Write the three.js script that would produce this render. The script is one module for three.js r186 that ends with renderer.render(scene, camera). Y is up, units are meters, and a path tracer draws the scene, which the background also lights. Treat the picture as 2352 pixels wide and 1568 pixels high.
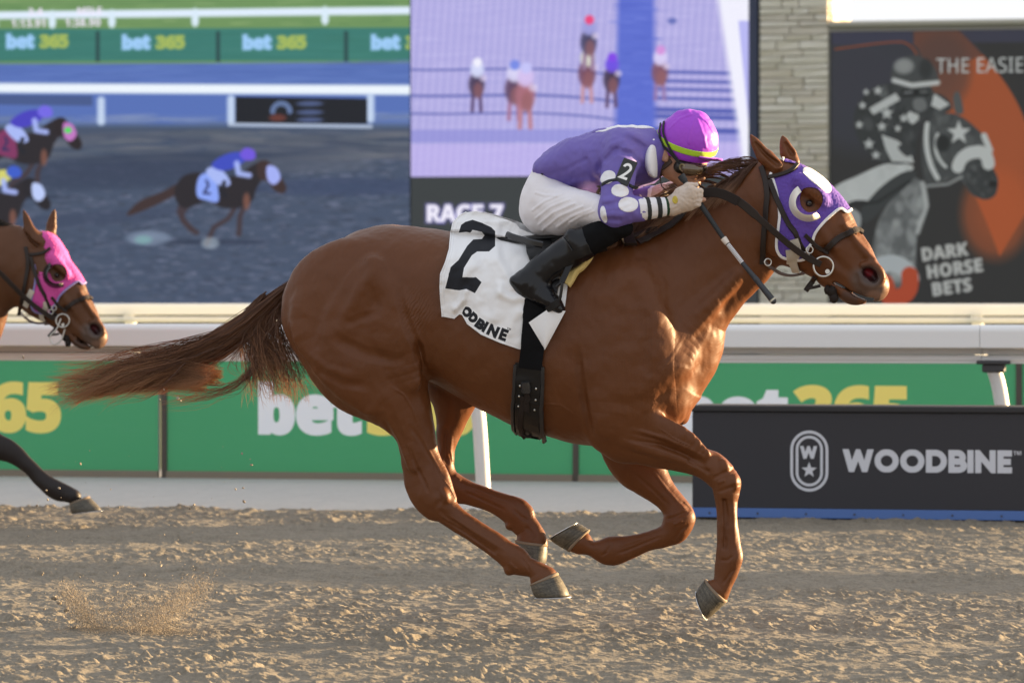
import * as THREE from 'three';
import { mergeGeometries } from 'three/addons/utils/BufferGeometryUtils.js';
import { RoundedBoxGeometry } from 'three/addons/geometries/RoundedBoxGeometry.js';
import { createNoise2D, createNoise3D } from 'simplex-noise';

// ---------------------------------------------------------------- camera, sky, sun, exposure
const DIST = 16, SCALE = 0.001671, EYE = 1.27, CX = 1176, HORIZON = 690;   // metres; metres per drawing unit in the runner's plane; drawing units
const scene = new THREE.Scene();
const camera = new THREE.PerspectiveCamera(2 * Math.atan(784 * SCALE / DIST) * 180 / Math.PI, 1.5, 0.5, 600);
camera.position.set(0, EYE, DIST);
camera.rotation.x = -Math.atan((784 - HORIZON) * SCALE / DIST);
camera.focus = DIST; camera.userData.fStop = 5.4;
scene.add(camera);
const SUN = new THREE.Vector3(Math.sin(1.257) * Math.cos(0.0925), Math.sin(0.0925), -Math.cos(1.257) * Math.cos(0.0925)).normalize();
{
  const w = 256, h = 128, data = new Float32Array(w * h * 4);
  for (let j = 0; j < h; j++) for (let i = 0; i < w; i++) {
    const up = ((j + 0.5) / h - 0.5) * Math.PI, a = ((i + 0.5) / w - 0.5) * 2 * Math.PI;
    const d = new THREE.Vector3(Math.cos(a) * Math.cos(up), Math.sin(up), Math.sin(a) * Math.cos(up));
    const e = Math.max(0, d.y), low = Math.exp(-e * 3.2), c = Math.max(0, d.dot(SUN)), glow = 0.9 * Math.pow(c, 6) + 2.2 * Math.pow(c, 60);
    const o = (j * w + i) * 4;
    data[o] = 0.180 + 0.056 * low + glow * 0.34; data[o + 1] = 0.191 + 0.046 * low + glow * 0.25; data[o + 2] = 0.211 + 0.028 * low + glow * 0.14; data[o + 3] = 1;
  }
  const t = new THREE.DataTexture(data, w, h, THREE.RGBAFormat, THREE.FloatType);
  t.mapping = THREE.EquirectangularReflectionMapping; t.magFilter = THREE.LinearFilter; t.minFilter = THREE.LinearFilter; t.wrapS = THREE.RepeatWrapping; t.needsUpdate = true;
  scene.background = t; scene.environment = t;
}
const sun = new THREE.DirectionalLight(new THREE.Color().setRGB(1, 0.70, 0.37), 5);
sun.position.copy(SUN).multiplyScalar(80); scene.add(sun, sun.target); sun.castShadow = true;
Object.assign(sun.shadow.camera, { left: -22, right: 22, top: 22, bottom: -22, near: 1, far: 220 }); sun.shadow.mapSize.set(4096, 4096);
const renderer = new THREE.WebGLRenderer({ antialias: true });
renderer.toneMapping = THREE.LinearToneMapping; renderer.toneMappingExposure = 4.4; renderer.shadowMap.enabled = true;

// ---------------------------------------------------------------- helpers
function rng(seed) { let s = seed | 0; return () => { s = (s + 0x6d2b79f5) | 0; let t = Math.imul(s ^ (s >>> 15), 1 | s); t = (t + Math.imul(t ^ (t >>> 7), 61 | t)) ^ t; return ((t ^ (t >>> 14)) >>> 0) / 4294967296; }; }
const n2 = createNoise2D(rng(11)), n3 = createNoise3D(rng(23));
const clamp = (x, a, b) => x < a ? a : x > b ? b : x, lerp = (a, b, t) => a + (b - a) * t, sstep = (a, b, x) => { const t = clamp((x - a) / (b - a), 0, 1); return t * t * (3 - 2 * t); };
// the runners' frame: x along their course (parallel to the rail), z towards the camera's side; W gives the point z metres off the runner's middle plane that stands at a place of the drawing
const YAW = 0.215, cy = Math.cos(YAW), sy_ = Math.sin(YAW), FOC = DIST / SCALE;
const W = (px, py, z = 0) => { const k = (px - CX) / FOC, x = (k * (DIST - z * cy) + z * sy_) / (cy + k * sy_); return [x, EYE + (HORIZON - py) * (DIST - x * sy_ - z * cy) / FOC, z]; };
const toDraw = (x, y, z) => { const depth = DIST - x * sy_ - z * cy; return [CX + (x * cy - z * sy_) / depth * FOC, HORIZON - (y - EYE) * FOC / depth]; };
const TURN = new THREE.Matrix4();   // identity for the setting, the course's direction for the runners
const V3 = (p) => new THREE.Vector3(p[0], p[1], p[2]);
const mapper = (x0, y0, k) => (x, y) => [x0 + x * k, y0 + y * k];
const R0 = mapper(0, 0, 1), R1 = mapper(1502.6, 228.7, 1 / 3), R2 = mapper(1143.3, 228.7, 1 / 3), R3 = mapper(947.3, 457.3, 0.3584), R4 = mapper(620.7, 457.3, 1 / 3), R5 = mapper(816.7, 849.3, 0.37495), R6 = mapper(1208.6, 849.3, 0.39596), R7 = mapper(0, 424.7, 0.37503), R8 = mapper(0, 980, 0.375);
function mat(r, g, b, rough = 0.7, extra = {}) {
  const physical = ['sheen', 'clearcoat', 'transmission', 'specularIntensity'].some((k) => k in extra);
  return new THREE[physical ? 'MeshPhysicalMaterial' : 'MeshStandardMaterial']({ color: new THREE.Color().setRGB(r, g, b), roughness: rough, ...extra });
}
const taken = {};
function numbered(name) { const n = taken[name] = (taken[name] ?? -1) + 1; return n ? name + '_' + String(n).padStart(3, '0') : name; }
function thing(name, label, category, base = [0, 0, 0], group) {
  const o = new THREE.Group(); o.name = numbered(name); o.position.set(...base); o.applyMatrix4(TURN); o.userData = { label, category };
  if (group) o.userData.group = group;
  scene.add(o); return o;
}
// a part: geometry in world coordinates under a thing (or under one of its parts)
function part(name, geo, material, parent, label) {
  const m = new THREE.Mesh(geo, material); m.name = name; m.castShadow = m.receiveShadow = true;
  parent.updateWorldMatrix(true, false);
  m.applyMatrix4(parent.matrixWorld.clone().invert().multiply(TURN)); parent.add(m);
  if (label) m.userData.label = label;
  return m;
}
function structure(name, geo, material) { const m = new THREE.Mesh(geo, material); m.name = name; m.userData.kind = 'structure'; m.castShadow = m.receiveShadow = true; scene.add(m); return m; }
function canvas(w, h, draw, { repeat = false, color = true } = {}) {
  const c = document.createElement('canvas'); c.width = w; c.height = h; draw(c.getContext('2d'), w, h);
  const t = new THREE.CanvasTexture(c); if (color) t.colorSpace = THREE.SRGBColorSpace;
  t.magFilter = THREE.LinearFilter; if (repeat) t.wrapS = t.wrapT = THREE.RepeatWrapping; return t;
}
function noiseTexture(size, f, { srgb = false } = {}) {
  const d = new Uint8Array(size * size * 4);
  for (let j = 0; j < size; j++) for (let i = 0; i < size; i++) { const c = f(i / size, j / size), o = (j * size + i) * 4; for (let k = 0; k < 3; k++) d[o + k] = clamp((Array.isArray(c) ? c[k] : c) * 255, 0, 255); d[o + 3] = 255; }
  const t = new THREE.DataTexture(d, size, size); t.magFilter = THREE.LinearFilter; t.minFilter = THREE.LinearFilter; t.wrapS = t.wrapT = THREE.RepeatWrapping; if (srgb) t.colorSpace = THREE.SRGBColorSpace; t.needsUpdate = true; return t;
}
// tileable 2-D noise
const tn = (u, v, fu, fv, s = 0) => { const a = u * 2 * Math.PI, b = v * 2 * Math.PI, ru = fu / 6.2832, rv = fv / 6.2832; return (n3(Math.cos(a) * ru + s, Math.sin(a) * ru, Math.cos(b) * rv + s * 2) + n3(Math.cos(a) * ru + 7 + s, Math.sin(b) * rv, Math.sin(a) * ru)) * 0.5; };

// ---------------------------------------------------------------- implicit bodies: chains of tapered elliptic sections joined by a smooth minimum
const smin = (a, b, k) => { const h = k - Math.abs(a - b); return h <= 0 ? (a < b ? a : b) : (a < b ? a : b) - h * h / (4 * k); };
function chain(list, { map = R0, T = W, k = 0.03, sub = false, div = 5 } = {}) {
  const st = list.map(([x1, y1, x2, y2, w, z]) => { const a = T(...map(x1, y1), z), b = T(...map(x2, y2), z); return { x: (a[0] + b[0]) / 2, y: (a[1] + b[1]) / 2, vx: b[0] - a[0], vy: b[1] - a[1], w, z: a[2] }; });
  st.forEach((s, i) => {
    const p = st[Math.max(0, i - 1)], q = st[Math.min(st.length - 1, i + 1)]; let tx = q.x - p.x, ty = q.y - p.y; const l = Math.hypot(tx, ty) || 1;
    s.r = st.length === 1 ? Math.hypot(s.vx, s.vy) / 2 : Math.max(Math.abs(s.vx * ty - s.vy * tx) / l / 2, 0.004);
  });
  return sweep(st, k, sub, div);
}
// stations given directly: centre (drawing units), radius in the plane and half width, both in metres
function tube(list, { map = R0, T = W, k = 0.03, sub = false, div = 4 } = {}) {
  return sweep(list.map(([x, y, r, w, z]) => { const p = T(...map(x, y), z); return { x: p[0], y: p[1], z: p[2], r, w }; }), k, sub, div);
}
function sweep(st, k, sub, div) {
  const keys = ['x', 'y', 'z', 'r', 'w'], fine = [];
  for (let i = 0; i < st.length - 1; i++) {
    const a = st[Math.max(0, i - 1)], b = st[i], c = st[i + 1], d = st[Math.min(st.length - 1, i + 2)];
    for (let j = 0; j < div; j++) { const t = j / div, o = {}; for (const q of keys) o[q] = 0.5 * (2 * b[q] + (c[q] - a[q]) * t + (2 * a[q] - 5 * b[q] + 4 * c[q] - d[q]) * t * t + (3 * b[q] - a[q] - 3 * c[q] + d[q]) * t * t * t); fine.push(o); }
  }
  fine.push(st[st.length - 1]); if (fine.length === 1) fine.push({ ...fine[0], x: fine[0].x + 1e-5 });
  const n = fine.length - 1, A = new Float64Array(n * 11), boxes = [];
  for (let i = 0; i < n; i++) {
    const a = fine[i], b = fine[i + 1], dx = b.x - a.x, dy = b.y - a.y, r = Math.max(a.r, b.r), w = Math.max(a.w, b.w);
    A.set([a.x, a.y, dx, dy, 1 / Math.max(dx * dx + dy * dy, 1e-12), a.z, b.z - a.z, Math.max(a.r, 0.002), Math.max(b.r, 0.002) - Math.max(a.r, 0.002), Math.max(a.w, 0.002), Math.max(b.w, 0.002) - Math.max(a.w, 0.002)], i * 11);
    boxes.push([Math.min(a.x, b.x) - r, Math.min(a.y, b.y) - r, Math.min(a.z, b.z) - w, Math.max(a.x, b.x) + r, Math.max(a.y, b.y) + r, Math.max(a.z, b.z) + w]);
  }
  return { k, sub, boxes, f(x, y, z, segs) {
    let m = 1e3; const count = segs.length;
    for (let q = 0; q < count; q++) {
      const o = segs[q] * 11; let ex = x - A[o], ey = y - A[o + 1];
      let t = (ex * A[o + 2] + ey * A[o + 3]) * A[o + 4]; t = t < 0 ? 0 : t > 1 ? 1 : t;
      ex -= A[o + 2] * t; ey -= A[o + 3] * t; const ez = z - A[o + 5] - A[o + 6] * t, r = A[o + 7] + A[o + 8] * t, w = A[o + 9] + A[o + 10] * t;
      const d2 = ex * ex + ey * ey, r2 = r * r, w2 = w * w, z2 = ez * ez, k1 = Math.sqrt(d2 / (r2 * r2) + z2 / (w2 * w2)), k0 = Math.sqrt(d2 / r2 + z2 / w2);
      const e = k1 < 1e-5 ? -Math.min(r, w) : k0 * (k0 - 1) / k1; if (e < m) m = e;
    }
    return m;
  } };
}
// round cone between two points in space
function cone(a, b, ra, rb, k = 0.02, sub = false) {
  const r = Math.max(ra, rb), d = [b[0] - a[0], b[1] - a[1], b[2] - a[2]], il = 1 / Math.max(1e-12, d[0] * d[0] + d[1] * d[1] + d[2] * d[2]);
  return { k, sub, boxes: [[0, 1, 2].map((i) => Math.min(a[i], b[i]) - r).concat([0, 1, 2].map((i) => Math.max(a[i], b[i]) + r))], f(x, y, z) {
    const ex = x - a[0], ey = y - a[1], ez = z - a[2], t = clamp((ex * d[0] + ey * d[1] + ez * d[2]) * il, 0, 1);
    return Math.hypot(ex - d[0] * t, ey - d[1] * t, ez - d[2] * t) - ra - (rb - ra) * t;
  } };
}
function ellipsoid(c, [rx, ry, rz], turn = 0, k = 0.03, sub = false) {
  const cs = Math.cos(turn), sn = Math.sin(turn), m = Math.max(rx, ry);
  return { k, sub, boxes: [[c[0] - m, c[1] - m, c[2] - rz, c[0] + m, c[1] + m, c[2] + rz]], f(x, y, z) {
    const ex = x - c[0], ey = y - c[1], u = ex * cs + ey * sn, v = -ex * sn + ey * cs, w = z - c[2];
    const k0 = Math.hypot(u / rx, v / ry, w / rz), k1 = Math.hypot(u / (rx * rx), v / (ry * ry), w / (rz * rz)); return k1 < 1e-5 ? -Math.min(rx, ry, rz) : k0 * (k0 - 1) / k1;
  } };
}
// a trunk given by its upper and lower outline and half width along x
function trunk(rows, { T = W, k = 0.03, n = 2.25 } = {}) {
  const st = rows.map(([x, top, bot, w]) => { const a = T(x, top, 0), b = T(x, bot, 0); return { x: a[0], y: (a[1] + b[1]) / 2, h: (a[1] - b[1]) / 2, w, z: a[2] }; });
  const N = 400, x0 = st[0].x, x1 = st[st.length - 1].x, Y = new Float64Array(N + 2), H = new Float64Array(N + 2), Wd = new Float64Array(N + 2), zc = st[0].z;
  for (let i = 0, s = 0; i <= N + 1; i++) {
    const x = x0 + (x1 - x0) * Math.min(1, i / N); while (s < st.length - 2 && x > st[s + 1].x) s++;
    const a = st[Math.max(0, s - 1)], b = st[s], c = st[s + 1], d = st[Math.min(st.length - 1, s + 2)], t = clamp((x - b.x) / (c.x - b.x), 0, 1), L = c.x - b.x;
    const h = (q) => { const m1 = (c[q] - a[q]) / (c.x - a.x || 1) * L, m2 = (d[q] - b[q]) / (d.x - b.x || 1) * L, t2 = t * t, t3 = t2 * t; return (2 * t3 - 3 * t2 + 1) * b[q] + (t3 - 2 * t2 + t) * m1 + (3 * t2 - 2 * t3) * c[q] + (t3 - t2) * m2; };
    Y[i] = h('y'); H[i] = Math.max(0.003, h('h')); Wd[i] = Math.max(0.003, h('w'));
  }
  return { k, sub: false, boxes: [[x0, Math.min(...st.map((s) => s.y - s.h)), zc - Math.max(...st.map((s) => s.w)), x1, Math.max(...st.map((s) => s.y + s.h)), zc + Math.max(...st.map((s) => s.w))]], f(x, y, z) {
    const u = clamp((x - x0) / (x1 - x0), 0, 1) * N, i = Math.min(N, u | 0), t = u - i, out = x < x0 ? x0 - x : x > x1 ? x - x1 : 0;
    const h = H[i] + (H[i + 1] - H[i]) * t, w = Wd[i] + (Wd[i + 1] - Wd[i]) * t, ey = Math.abs(y - Y[i] - (Y[i + 1] - Y[i]) * t) / h, ez = Math.abs(z - zc) / w;
    const q = Math.pow(Math.pow(ey, n) + Math.pow(ez, n), 1 / n), slope = Math.abs(H[i + 1] - H[i]) / ((x1 - x0) / N);
    const g = Math.hypot(ey / h, ez / w) / Math.max(q, 1e-4); return (g < 1e-4 ? -Math.min(h, w) : (q - 1) / g / Math.sqrt(1 + Math.min(slope * slope, 3))) + out;
  } };
}
class Body {
  constructor(prims, cell, { disp = null, block = 8 } = {}) {
    this.prims = prims; this.cell = cell; this.disp = disp; this.B = block;
    const lo = [1e9, 1e9, 1e9], hi = [-1e9, -1e9, -1e9];
    for (const p of prims) if (!p.sub) for (const b of p.boxes) for (let i = 0; i < 3; i++) { lo[i] = Math.min(lo[i], b[i]); hi[i] = Math.max(hi[i], b[i + 3]); }
    this.lo = lo.map((v) => v - 3 * cell - 0.02); this.nb = hi.map((v, i) => Math.ceil((v + 3 * cell + 0.02 - this.lo[i]) / (cell * block)));
    const [bx, by, bz] = this.nb, size = cell * block; this.lists = new Array(bx * by * bz);
    for (const p of prims) {
      const pad = p.k + 0.02, hit = new Map();
      p.boxes.forEach((b, s) => {
        const r = [0, 1, 2].map((i) => [Math.max(0, Math.floor((b[i] - pad - this.lo[i]) / size)), Math.min(this.nb[i] - 1, Math.floor((b[i + 3] + pad - this.lo[i]) / size))]);
        for (let k = r[2][0]; k <= r[2][1]; k++) for (let j = r[1][0]; j <= r[1][1]; j++) for (let i = r[0][0]; i <= r[0][1]; i++) { const at = (k * by + j) * bx + i; if (!hit.has(at)) hit.set(at, []); hit.get(at).push(s); }
      });
      for (const [at, segs] of hit) { if (!this.lists[at]) { if (p.sub) continue; this.lists[at] = []; } this.lists[at].push(p, segs); }
    }
  }
  block(x, y, z) { const s = this.cell * this.B, i = Math.floor((x - this.lo[0]) / s), j = Math.floor((y - this.lo[1]) / s), k = Math.floor((z - this.lo[2]) / s), [a, b, c] = this.nb; return i < 0 || j < 0 || k < 0 || i >= a || j >= b || k >= c ? undefined : this.lists[(k * b + j) * a + i]; }
  ev(list, x, y, z) {
    if (!list) return 1; let d = 1;
    for (let i = 0; i < list.length; i += 2) { const p = list[i], e = p.f(x, y, z, list[i + 1]); d = p.sub ? -smin(-d, e, p.k) : smin(d, e, p.k); }
    return this.disp && d > -0.05 && d < 0.05 ? d - this.disp(x, y, z) : d;
  }
  at(x, y, z) { return this.ev(this.block(x, y, z), x, y, z); }
  grad(x, y, z, h = 0.0015) { const l = this.block(x, y, z); return new THREE.Vector3(this.ev(l, x + h, y, z) - this.ev(l, x - h, y, z), this.ev(l, x, y + h, z) - this.ev(l, x, y - h, z), this.ev(l, x, y, z + h) - this.ev(l, x, y, z - h)).normalize(); }
  // the near surface behind a point of the drawing plane
  hit(px, py, T = W, from = 0.5, to = -0.3) {
    let za = from; const step = 0.008;
    for (let z = from; z > to; z -= step) { const p = T(px, py, z); if (this.at(...p) < 0) { let a = z + step, b = z; for (let i = 0; i < 9; i++) { const m = (a + b) / 2; this.at(...T(px, py, m)) < 0 ? b = m : a = m; } return { z: (a + b) / 2, p: T(px, py, (a + b) / 2) }; } za = z; }
    return null;
  }
  mesh({ clip = null, color = null, uv = null } = {}) {
    const B = this.B, c = this.cell, [bx, by, bz] = this.nb, nx = bx * B + 1, ny = by * B + 1, nz = bz * B + 1, [ox, oy, oz] = this.lo;
    const val = new Float32Array(nx * ny * nz).fill(1), f = clip ? (l, x, y, z) => clip(this.ev(l, x, y, z), x, y, z) : (l, x, y, z) => this.ev(l, x, y, z);
    for (let k = 0; k < bz; k++) for (let j = 0; j < by; j++) for (let i = 0; i < bx; i++) {
      const l = this.lists[(k * by + j) * bx + i]; if (!l) continue;
      for (let w = 0; w < B; w++) for (let v = 0; v < B; v++) for (let u = 0; u < B; u++) { const X = i * B + u, Y = j * B + v, Z = k * B + w; val[(Z * ny + Y) * nx + X] = f(l, ox + X * c, oy + Y * c, oz + Z * c); }
    }
    const id = new Int32Array(nx * ny * nz).fill(-1), pos = [], nor = [], idx = [], sy = nx, sz = nx * ny, off = [0, 1, sy, sy + 1, sz, sz + 1, sz + sy, sz + sy + 1];
    const edges = [[0, 1], [2, 3], [4, 5], [6, 7], [0, 2], [1, 3], [4, 6], [5, 7], [0, 4], [1, 5], [2, 6], [3, 7]];
    for (let Z = 0; Z < nz - 1; Z++) for (let Y = 0; Y < ny - 1; Y++) for (let X = 0, at = (Z * ny + Y) * nx; X < nx - 1; X++, at++) {
      let m = 0; for (let q = 0; q < 8; q++) if (val[at + off[q]] < 0) m |= 1 << q;
      if (m === 0 || m === 255) continue;
      let sx = 0, sY = 0, sZ = 0, n = 0;
      for (const [a, b] of edges) { if (((m >> a) & 1) === ((m >> b) & 1)) continue; const va = val[at + off[a]], vb = val[at + off[b]], t = va / (va - vb); sx += (a & 1) + t * ((b & 1) - (a & 1)); sY += ((a >> 1) & 1) + t * (((b >> 1) & 1) - ((a >> 1) & 1)); sZ += (a >> 2) + t * ((b >> 2) - (a >> 2)); n++; }
      let x = ox + (X + sx / n) * c, y = oy + (Y + sY / n) * c, z = oz + (Z + sZ / n) * c; const l = this.block(x, y, z), h = c * 0.3; let gx = 0, gy = 1, gz = 0;
      for (let it = 0; it < 2; it++) {
        gx = (f(l, x + h, y, z) - f(l, x - h, y, z)) / (2 * h); gy = (f(l, x, y + h, z) - f(l, x, y - h, z)) / (2 * h); gz = (f(l, x, y, z + h) - f(l, x, y, z - h)) / (2 * h);
        const g2 = gx * gx + gy * gy + gz * gz; if (g2 < 1e-4 || it) break; const d = clamp(f(l, x, y, z) / g2, -c * 0.6, c * 0.6) * 0.9, gl = Math.max(1, Math.abs(d) * Math.sqrt(g2) / (c * 0.6)); x -= gx * d / gl; y -= gy * d / gl; z -= gz * d / gl;
      }
      const gl = Math.hypot(gx, gy, gz) || 1; id[at] = pos.length / 3; pos.push(x, y, z); nor.push(gx / gl, gy / gl, gz / gl);
    }
    const quad = (a, b, cc, d, flip) => { if (a < 0 || b < 0 || cc < 0 || d < 0) return; flip ? idx.push(a, cc, b, a, d, cc) : idx.push(a, b, cc, a, cc, d); };
    for (let Z = 1; Z < nz - 1; Z++) for (let Y = 1; Y < ny - 1; Y++) for (let X = 1, at = (Z * ny + Y) * nx + 1; X < nx - 1; X++, at++) {
      const s = val[at] < 0;
      if (s !== val[at + 1] < 0) quad(id[at - sy - sz], id[at - sz], id[at], id[at - sy], !s);
      if (s !== val[at + sy] < 0) quad(id[at - 1 - sz], id[at - 1], id[at], id[at - sz], !s);
      if (s !== val[at + sz] < 0) quad(id[at - 1 - sy], id[at - sy], id[at], id[at - 1], !s);
    }
    const g = new THREE.BufferGeometry(); g.setAttribute('position', new THREE.Float32BufferAttribute(pos, 3)); g.setAttribute('normal', new THREE.Float32BufferAttribute(nor, 3)); g.setIndex(idx);
    const count = pos.length / 3, U = new Float32Array(count * 2), C = color ? new Float32Array(count * 3) : null;
    for (let i = 0; i < count; i++) { const x = pos[i * 3], y = pos[i * 3 + 1], z = pos[i * 3 + 2]; if (uv) { const q = uv(x, y, z, nor[i * 3], nor[i * 3 + 1], nor[i * 3 + 2]); U[i * 2] = q[0]; U[i * 2 + 1] = q[1]; } else { U[i * 2] = x + z * 0.5; U[i * 2 + 1] = y + z * 0.5; } if (C) { const q = color(x, y, z, nor[i * 3 + 2]); C[i * 3] = q[0]; C[i * 3 + 1] = q[1]; C[i * 3 + 2] = q[2]; } }
    g.setAttribute('uv', new THREE.BufferAttribute(U, 2)); if (C) g.setAttribute('color', new THREE.BufferAttribute(C, 3));
    return g;
  }
}
// signed distance to a polygon (drawing units), negative inside
function polyDist(poly) {
  return (x, y) => {
    let d = 1e9, s = 1;
    for (let i = 0, j = poly.length - 1; i < poly.length; j = i++) {
      const [ax, ay] = poly[i], [bx, by] = poly[j], ex = bx - ax, ey = by - ay, wx = x - ax, wy = y - ay, t = clamp((wx * ex + wy * ey) / (ex * ex + ey * ey || 1), 0, 1), qx = wx - ex * t, qy = wy - ey * t;
      d = Math.min(d, qx * qx + qy * qy); const c1 = y >= ay, c2 = y < by, c3 = ex * wy > ey * wx; if ((c1 && c2 && c3) || (!c1 && !c2 && !c3)) s = -s;
    }
    return s * Math.sqrt(d);
  };
}
function smoothPoly(pts, div = 6) { const c = new THREE.CatmullRomCurve3(pts.map(([x, y]) => new THREE.Vector3(x, y, 0)), true, 'centripetal'); return c.getPoints(pts.length * div).slice(0, -1).map((p) => [p.x, p.y]); }
// a strap: rectangular section swept along points with normals
function strapGeo(pts, nor, width, thick) {
  const n = pts.length, pos = [], idx = [], w = (t) => (typeof width === 'function' ? width(t) : width) / 2;
  for (let i = 0; i < n; i++) {
    const t = pts[Math.min(n - 1, i + 1)].clone().sub(pts[Math.max(0, i - 1)]).normalize(), s = new THREE.Vector3().crossVectors(t, nor[i]).normalize(), N = new THREE.Vector3().crossVectors(s, t).normalize(), hw = w(i / (n - 1)), c = Math.min(thick * 0.35, hw * 0.4);
    for (const [a, b] of [[-hw, 0], [-hw, thick - c], [-hw + c, thick], [hw - c, thick], [hw, thick - c], [hw, 0]]) { const p = pts[i].clone().addScaledVector(s, a).addScaledVector(N, b); pos.push(p.x, p.y, p.z); }
    if (i) for (let q = 0; q < 6; q++) { const a = (i - 1) * 6 + q, b = (i - 1) * 6 + (q + 1) % 6, e = a + 6, f = b + 6; idx.push(a, e, b, b, e, f); }
  }
  for (const e of [0, (n - 1) * 6]) for (let q = 1; q < 5; q++) idx.push(e, e + q, e + q + 1);
  const g = new THREE.BufferGeometry(); g.setAttribute('position', new THREE.Float32BufferAttribute(pos, 3)); g.setIndex(idx); const u = g.toNonIndexed(); u.computeVertexNormals(); u.setAttribute('uv', new THREE.BufferAttribute(new Float32Array(u.attributes.position.count * 2), 2)); return u;
}
// a strap laid on a body along points of the drawing plane; a third entry in a point is its own z
function strap(body, list, width, thick, { map = R0, T = W, lift = 0.001, n = 40, from = 0.5 } = {}) {
  const crv = new THREE.CatmullRomCurve3(list.map(([x, y, z]) => { const q = map(x, y); return new THREE.Vector3(q[0], q[1], z === undefined ? 0 : z * 1000); }), false, 'centripetal');
  const free = list[0].length > 2, pts = [], nor = []; let last = null;
  for (const q of crv.getSpacedPoints(n)) {
    if (free) { pts.push(V3(T(q.x, q.y, q.z / 1000))); nor.push(new THREE.Vector3(0, 0, 1)); continue; }
    const h = body.hit(q.x, q.y, T, from); let p, N;
    if (h) { p = V3(h.p); N = body.grad(...h.p); if (N.z < 0.12) { N.z = 0.12; N.normalize(); } last = h.z; } else { p = V3(T(q.x, q.y, last ?? 0.02)); N = nor[nor.length - 1]?.clone() ?? new THREE.Vector3(0, 0, 1); }
    pts.push(p.addScaledVector(N, lift)); nor.push(N);
  }
  for (let r = 0; r < 2; r++) for (let i = 1; i < pts.length - 1; i++) { if (!free) pts[i].z = pts[i].z * 0.5 + (pts[i - 1].z + pts[i + 1].z) * 0.25; nor[i].add(nor[i - 1]).add(nor[i + 1]).normalize(); }
  return strapGeo(pts, nor, width, thick);
}
function merged(list) { return mergeGeometries(list.map((g) => { const q = g.index ? g.toNonIndexed() : g; for (const k of Object.keys(q.attributes)) if (!['position', 'normal', 'uv'].includes(k)) q.deleteAttribute(k); if (!q.attributes.uv) q.setAttribute('uv', new THREE.BufferAttribute(new Float32Array(q.attributes.position.count * 2), 2)); return q; })); }
function wire(pts, r, n = 24, sides = 8, closed = false) { return new THREE.TubeGeometry(new THREE.CatmullRomCurve3(pts.map((p) => p.isVector3 ? p : V3(p)), closed, 'centripetal'), n, r, sides, closed); }
// hairs: each a list of control points; three-sided tapering strands merged into one geometry
function hairs(list, seg = 12) {
  const pos = [], nor = [], idx = [], col = []; let base = 0;
  for (const { pts, r, c } of list) {
    const crv = new THREE.CatmullRomCurve3(pts.map((p) => p.isVector3 ? p : V3(p)), false, 'centripetal'), P = crv.getPoints(seg);
    for (let i = 0; i <= seg; i++) {
      const t = P[Math.min(seg, i + 1)].clone().sub(P[Math.max(0, i - 1)]).normalize(), a = new THREE.Vector3(-t.y, t.x, 0).normalize(), b = new THREE.Vector3().crossVectors(t, a), rr = r * (i === seg ? 0.1 : 1 - 0.65 * i / seg);
      for (let q = 0; q < 3; q++) { const g = q * 2.0944 + 0.5, N = a.clone().multiplyScalar(Math.cos(g)).addScaledVector(b, Math.sin(g)); pos.push(P[i].x + N.x * rr, P[i].y + N.y * rr, P[i].z + N.z * rr); nor.push(N.x, N.y, N.z); const e = typeof c === 'function' ? c(i / seg) : c; col.push(e[0], e[1], e[2]); }
      if (i) for (let q = 0; q < 3; q++) { const A = base + (i - 1) * 3 + q, Bq = base + (i - 1) * 3 + (q + 1) % 3; idx.push(A, Bq, A + 3, Bq, Bq + 3, A + 3); }
    }
    base += (seg + 1) * 3;
  }
  const g = new THREE.BufferGeometry(); g.setAttribute('position', new THREE.Float32BufferAttribute(pos, 3)); g.setAttribute('normal', new THREE.Float32BufferAttribute(nor, 3)); g.setAttribute('color', new THREE.Float32BufferAttribute(col, 3)); g.setIndex(idx); return g;
}

// ---------------------------------------------------------------- the setting: everything parallel to the rail shares this frame (x along the rail, z towards the camera)
const TH = 0.215, ct = Math.cos(TH), st_ = Math.sin(TH), RAIL = 24.67, FOCAL = DIST / SCALE;
const FRAME = new THREE.Matrix4().makeTranslation(0, 0, DIST - RAIL).multiply(new THREE.Matrix4().makeRotationY(-TH));
const inFrame = (g) => g.applyMatrix4(FRAME);
const back = (depth) => (depth - RAIL) * ct;                                              // distance behind the rail of a line that is so far from the camera in the middle
const along = (px, v) => { const k = (px - CX) / FOCAL; return (k * (RAIL + v * ct) - v * st_) / (ct + k * st_); };
const depthOf = (px, v) => RAIL - along(px, v) * st_ + v * ct;
const heightOf = (px, py, v) => EYE + (HORIZON - py) * depthOf(px, v) / FOCAL;
const place = (u, y, v) => new THREE.Vector3(u, y, -v).applyMatrix4(FRAME).toArray();
const box = (u0, u1, y0, y1, v0, v1, r = 0) => { const g = r ? new RoundedBoxGeometry(u1 - u0, y1 - y0, v1 - v0, 2, r) : new THREE.BoxGeometry(u1 - u0, y1 - y0, v1 - v0); g.translate((u0 + u1) / 2, (y0 + y1) / 2, -(v0 + v1) / 2); return inFrame(g); };
const panel = (u0, u1, y0, y1, v) => inFrame(new THREE.PlaneGeometry(u1 - u0, y1 - y0).translate((u0 + u1) / 2, (y0 + y1) / 2, -v));
const profile = (pts, u0, u1, v = 0) => { const s = new THREE.Shape(pts.map(([z, y]) => new THREE.Vector2(z, y))), g = new THREE.ExtrudeGeometry(s, { depth: u1 - u0, bevelEnabled: false, steps: 1 }); g.rotateY(-Math.PI / 2); g.translate(u1, 0, -v); return inFrame(g); };
const groove = (f) => noiseTexture(256, f);

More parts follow.
